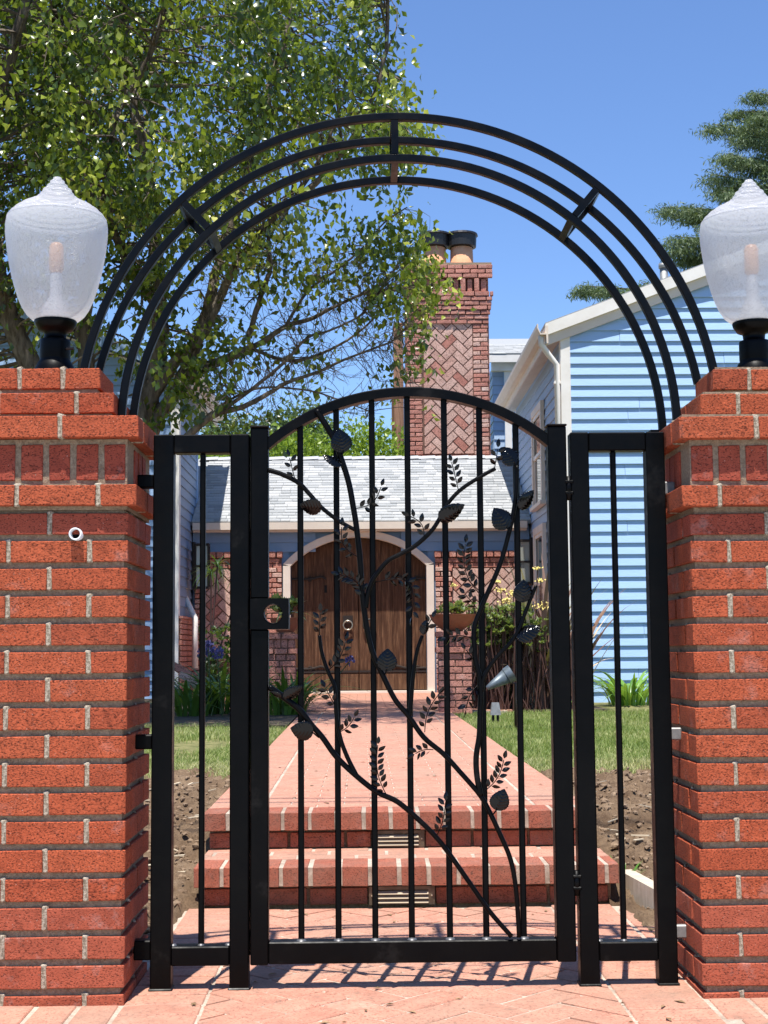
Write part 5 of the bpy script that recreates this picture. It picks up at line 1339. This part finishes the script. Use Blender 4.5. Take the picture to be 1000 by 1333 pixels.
while len(cent) < 2350:
    px = rnd.uniform(-260, 600); py = rnd.uniform(-420, 560)
    if py < -380 or rnd.random() > dens(max(px, 0), py)*(1 if py > -60 else .5): continue
    Y = TY+rnd.uniform(-2.1, 2.4)*(1 if py < 300 else .5); c = P(px, py, Y)
    if c.z > 10.2: continue
    # clumpy: keep where noise is high
    if py < 300 or px < 230:
        if mn.noise(c*1.6)+.55*mn.noise(c*4) < .08: continue
    j = rnd.choice(np.argsort(((skp-np.array(c))**2).sum(1))[:6]); a = Vector(skp[j])
    cent.append(tuple(c)); tn.append(min(1, max(0, .40+.95*mn.noise(c*1.7+Vector((9, 3, 1)))+rnd.gauss(0, .12))))
    if len(cent) % 2 == 0 or py > 280:
        mid = (a+c)/2+Vector((rnd.gauss(0, .12), rnd.gauss(0, .12), rnd.gauss(.05, .1))); r0 = min(skr[j]*.45, .014)
        tw.tube(smooth_path([a, mid, c], 3), [r0*(1-.13*i) for i in range(7)], 4, False)
# bare twigs in the thin lower right
for k in range(560):
    px, py = rnd.uniform(250, 540), rnd.uniform(330, 560)
    if px > 400 and py > 500 and rnd.random() < .5: continue
    c = P(px, py, TY+rnd.uniform(-.8, .6)); j = rnd.choice(np.argsort(((skp-np.array(c))**2).sum(1))[:10]); a = Vector(skp[j])
    d = (c-a); 
    if d.length > .8: c = a+d.normalized()*.8
    mid = (a+c)/2+Vector((rnd.gauss(0, .05), rnd.gauss(0, .05), rnd.gauss(0, .05))); tw.tube(smooth_path([a, mid, c], 3), [.0045*(1-.12*i) for i in range(7)], 3, False)
    for q in range(2):
        e = mid+(c-mid)*rnd.random(); tw.tube([e, e+Vector((rnd.gauss(.05, .09), rnd.gauss(0, .09), rnd.gauss(.03, .09)))], [.0025, .001], 3, False)
put('twigs', tw.mesh(M['bark']), tree, kind='stuff')
ext = []; et = []
for (px, py, n_) in ((560, 345, 10), (572, 372, 14), (590, 385, 7), (548, 330, 8), (545, 375, 14), (550, 400, 10), (540, 420, 7), (560, 395, 6), (530, 350, 12), (556, 300, 4), (553, 480, 3), (565, 475, 2), (520, 465, 3), (560, 532, 1), (507, 520, 2)):
    for k in range(n_): ext.append(tuple(P(px+rnd.gauss(0, 7), py+rnd.gauss(0, 7), 12.6+rnd.gauss(0, .2)))); et.append(rnd.uniform(.45, 1))
sp2 = MB()
for e in ext[::2]:
    c = Vector(e); j = int(np.argmin(((skp-np.array(c))**2).sum(1))); a = Vector(skp[j]); sp2.tube([a, (a+c)/2+Vector((0, 0, .04)), c], [.004, .003, .0015], 4, False)
put('twigs', sp2.mesh(M['bark']), tree, kind='stuff')
bk_c = []; bk_t = []
while len(bk_c) < 1350:
    c = Vector((rnd.uniform(-9, -2.7), rnd.uniform(14.5, 19.3), rnd.uniform(5.7, 10.2)))
    if mn.noise(c*.9) < -.15 or c.z < 5.4+.12*abs(c.x+5): continue
    bk_c.append(tuple(c)); bk_t.append(rnd.random()*.6)
put('crown', leaves(bk_c, 22, .16, .085, M['tree_leaf'], .6, bk_t, .5, .62), tree, kind='stuff')
lw_c = []
for (px, py, n_) in ((255, 470, 9), (245, 520, 10), (262, 500, 8), (238, 450, 8), (275, 430, 8), (222, 480, 5), (292, 512, 6), (232, 540, 6), (285, 445, 6), (318, 478, 3), (300, 410, 4), (440, 345, 3)):
    for k in range(n_): lw_c.append(tuple(P(px+rnd.gauss(0, 11), py+rnd.gauss(0, 12), 12.7+rnd.gauss(0, .25))))
put('crown', leaves(lw_c, 9, .06, .078, M['tree_leaf'], .9, [rnd.random()*.6 for _ in lw_c], .5, .62), tree, kind='stuff')
crown = put('crown', leaves(cent, 24, .098, .078, M['tree_leaf'], .85, tn, .38, .62), tree, kind='stuff')
put('crown', leaves(ext, 4, .04, .075, M['tree_leaf'], .6, et, .4, .58), tree, kind='stuff')

# ---- cedar on the right
cedar = thing('cedar_tree', 'dark green cedar with level drooping boughs behind the blue gable', 'tree', (8.2, 27, .1))
CX = 8.4; CY = 27.0
put('trunk', MB().tube([(CX, CY, 0), (CX+.1, CY, 5), (CX, CY, 9), (CX, CY, 12.2)], [.4, .32, .16, .02], 12).mesh(M['bark'], True), cedar)
BOUGH = [(862, 270, 700), (755, 372, 0), (880, 308, 0), (890, 335, 0), (930, 227, 0), (938, 245, 0), (928, 162, 0), (960, 146, 0), (985, 122, 0), (900, 352, 0), (975, 205, 0), (990, 150, 0), (880, 322, 0), (905, 278, 0), (950, 300, 0), (945, 200, 0), (925, 290, 0), (970, 175, 0), (835, 368, 0)]
cc = []; ct = []; bm = MB()
for (px, py, _) in BOUGH:
    Yt = 27-rnd.uniform(-.6, 1.2); tip = P(px, py, Yt); root = Vector((CX, CY, tip.z-.2-.10*(CX-tip.x)))
    cur = smooth_path([root, root+(tip-root)*.5+Vector((0, 0, .10)), tip], 8); bm.tube(cur, [.05*(1-i/len(cur))+.006 for i in range(len(cur))], 6, False)
    Lb = (tip-root).length
    for k in range(int(Lb*75)):
        t = rnd.random()**.8; i0 = min(len(cur)-2, int(t*(len(cur)-1))); p = cur[i0]
        wsp = (.55*(1-t)+.10)*min(1, Lb/2); s = rnd.uniform(-1, 1)
        q = p+Vector((rnd.gauss(0, .06), s*wsp, rnd.gauss(0, .03)-abs(s)*.16*wsp-.02))
        e = q+Vector((-.22-.1*rnd.random(), s*.16, -.07+rnd.gauss(0, .03))); 
        for u in range(5): cc.append(tuple(q+(e-q)*(u/4))); ct.append(rnd.uniform(.15, .9))
for k in range(34):
    z = 4.6+7.2*(k/34); Lb = (12.9-z)*.42+.25; a = rnd.uniform(-2.3, 2.3)+(0 if k % 3 else rnd.uniform(-.6, .6)); dv = Vector((math.cos(a), math.sin(a), 0))
    root = Vector((CX, CY, z)); tip = root+dv*Lb+Vector((0, 0, .12*Lb)); cur = smooth_path([root, (root+tip)/2+Vector((0, 0, .05)), tip], 8); bm.tube(cur, [.045*(1-i/len(cur))+.006 for i in range(len(cur))], 6, False)
    sv = Vector((-dv.y, dv.x, 0))
    for j in range(int(Lb*42)):
        t = rnd.random()**.8; p = cur[min(len(cur)-2, int(t*(len(cur)-1)))]; wsp = (.5*(1-t)+.1)*min(1, Lb/2); s = rnd.uniform(-1, 1)
        q = p+sv*s*wsp+Vector((0, 0, rnd.gauss(0, .03)-abs(s)*.16*wsp-.02)); e = q+dv*.24+sv*s*.14+Vector((0, 0, -.07))
        for u in range(5): cc.append(tuple(q+(e-q)*(u/4))); ct.append(rnd.uniform(.15, .9))
for k in range(420):   # inner mass towards the trunk
    z = rnd.uniform(4.5, 11.4); r_ = rnd.random()**.6*(12.5-z)*.22; a = rnd.uniform(0, 6.28); cc.append((CX+r_*math.cos(a), CY+r_*math.sin(a), z)); ct.append(rnd.random()*.6)
put('bough', bm.mesh(M['bark']), cedar, kind='stuff')
put('needles', leaves(cc, 5, .035, .105, M['needle'], .75, ct, .5, .16), cedar, kind='stuff')

# ---- shrubs over the ridge
def shrub(label, px0, px1, ytop, Y, n_, mt, size, cat='shrub', wob=10, z0=3.2, per=12, name='tall_shrub'):
    c0, c1 = P(px0, ytop, Y), P(px1, ytop, Y); t = thing(name, label, cat, ((c0.x+c1.x)/2, Y, 0), 'greenery beyond the roof ridge')
    cs = []; W_ = (c1.x-c0.x)/2; cx = (c0.x+c1.x)/2
    while len(cs) < n_:
        u = rnd.uniform(-1, 1); x = cx+u*W_; zt_ = c0.z*(1)-.35*abs(u)**3+.25*mn.noise(Vector((x*1.3, Y, 0)))+.12*mn.noise(Vector((x*5, Y, 2)))
        cs.append((x, Y+rnd.uniform(-.8, .8), z0+(zt_-z0)*rnd.random()**.6))
    put('crown', leaves(cs, per, size*1.6, size, mt, 0, None, .7, .5), t, kind='stuff')
    mb = MB()
    for k in range(5): x = cx+rnd.uniform(-.5, .5)*W_; mb.tube([(x, Y, 0), (x+rnd.uniform(-.2, .2), Y, z0+.6)], .05, 6)
    put('trunk', mb.mesh(M['bark']), t)
shrub('bright lime green shrub just left of the garden pole beyond the roof', 440, 516, 562, 29, 330, M['far_leaf'], .12)
shrub('bright lime green shrub beyond the roof behind the gate vine', 352, 452, 572, 29, 380, M['far_leaf'], .12)
shrub('lime green shrub beyond the roof behind the left side panel', 236, 350, 578, 29.5, 330, M['far_leaf'], .12)
shrub('small lime green shrub right of the garden pole at the chimney foot', 514, 545, 580, 29.5, 120, M['far_leaf'], .12)
shrub('grey green tree top showing above the lime shrubs beyond the roof', 345, 430, 535, 36, 260, M['olive_leaf'], .16, 'tree', z0=5.0, name='far_tree')
shrub('grey green tree top beyond the roof at the far left', 262, 330, 548, 37, 200, M['olive_leaf'], .16, 'tree', z0=5.0, name='far_tree')
pl_ = thing('wooden_pole', 'weathered brown wooden pole standing left of the chimney', 'pole', (.80, 30, 0))
put('pole', MB().tube([(.80, 30, 0), (.80, 30, 4), (.805, 30, 7.7)], [.12, .115, .10], 14).mesh(M['pole'], True), pl_)
put('pole_strip', MB().box(.655, .695, 29.94, 30.0, 3, 6.1).mesh(M['pole']), pl_)

# ---- overhead cables across the street side, their shadows cross the path
for k, (yy, zz_) in enumerate(((4.25, 5.55), (4.40, 5.55))):
    t = thing('overhead_cable', ('nearer' if k == 0 else 'farther')+' thin black cable strung overhead across the garden path', 'cable', (0, yy, zz_), 'overhead cables')
    put('cable', MB().tube([(-9, yy+.02, zz_+.25), (-4, yy, zz_+.05), (0, yy, zz_), (4, yy, zz_+.05), (9, yy-.02, zz_+.25)], .011, 6).mesh(M['hole']), t)
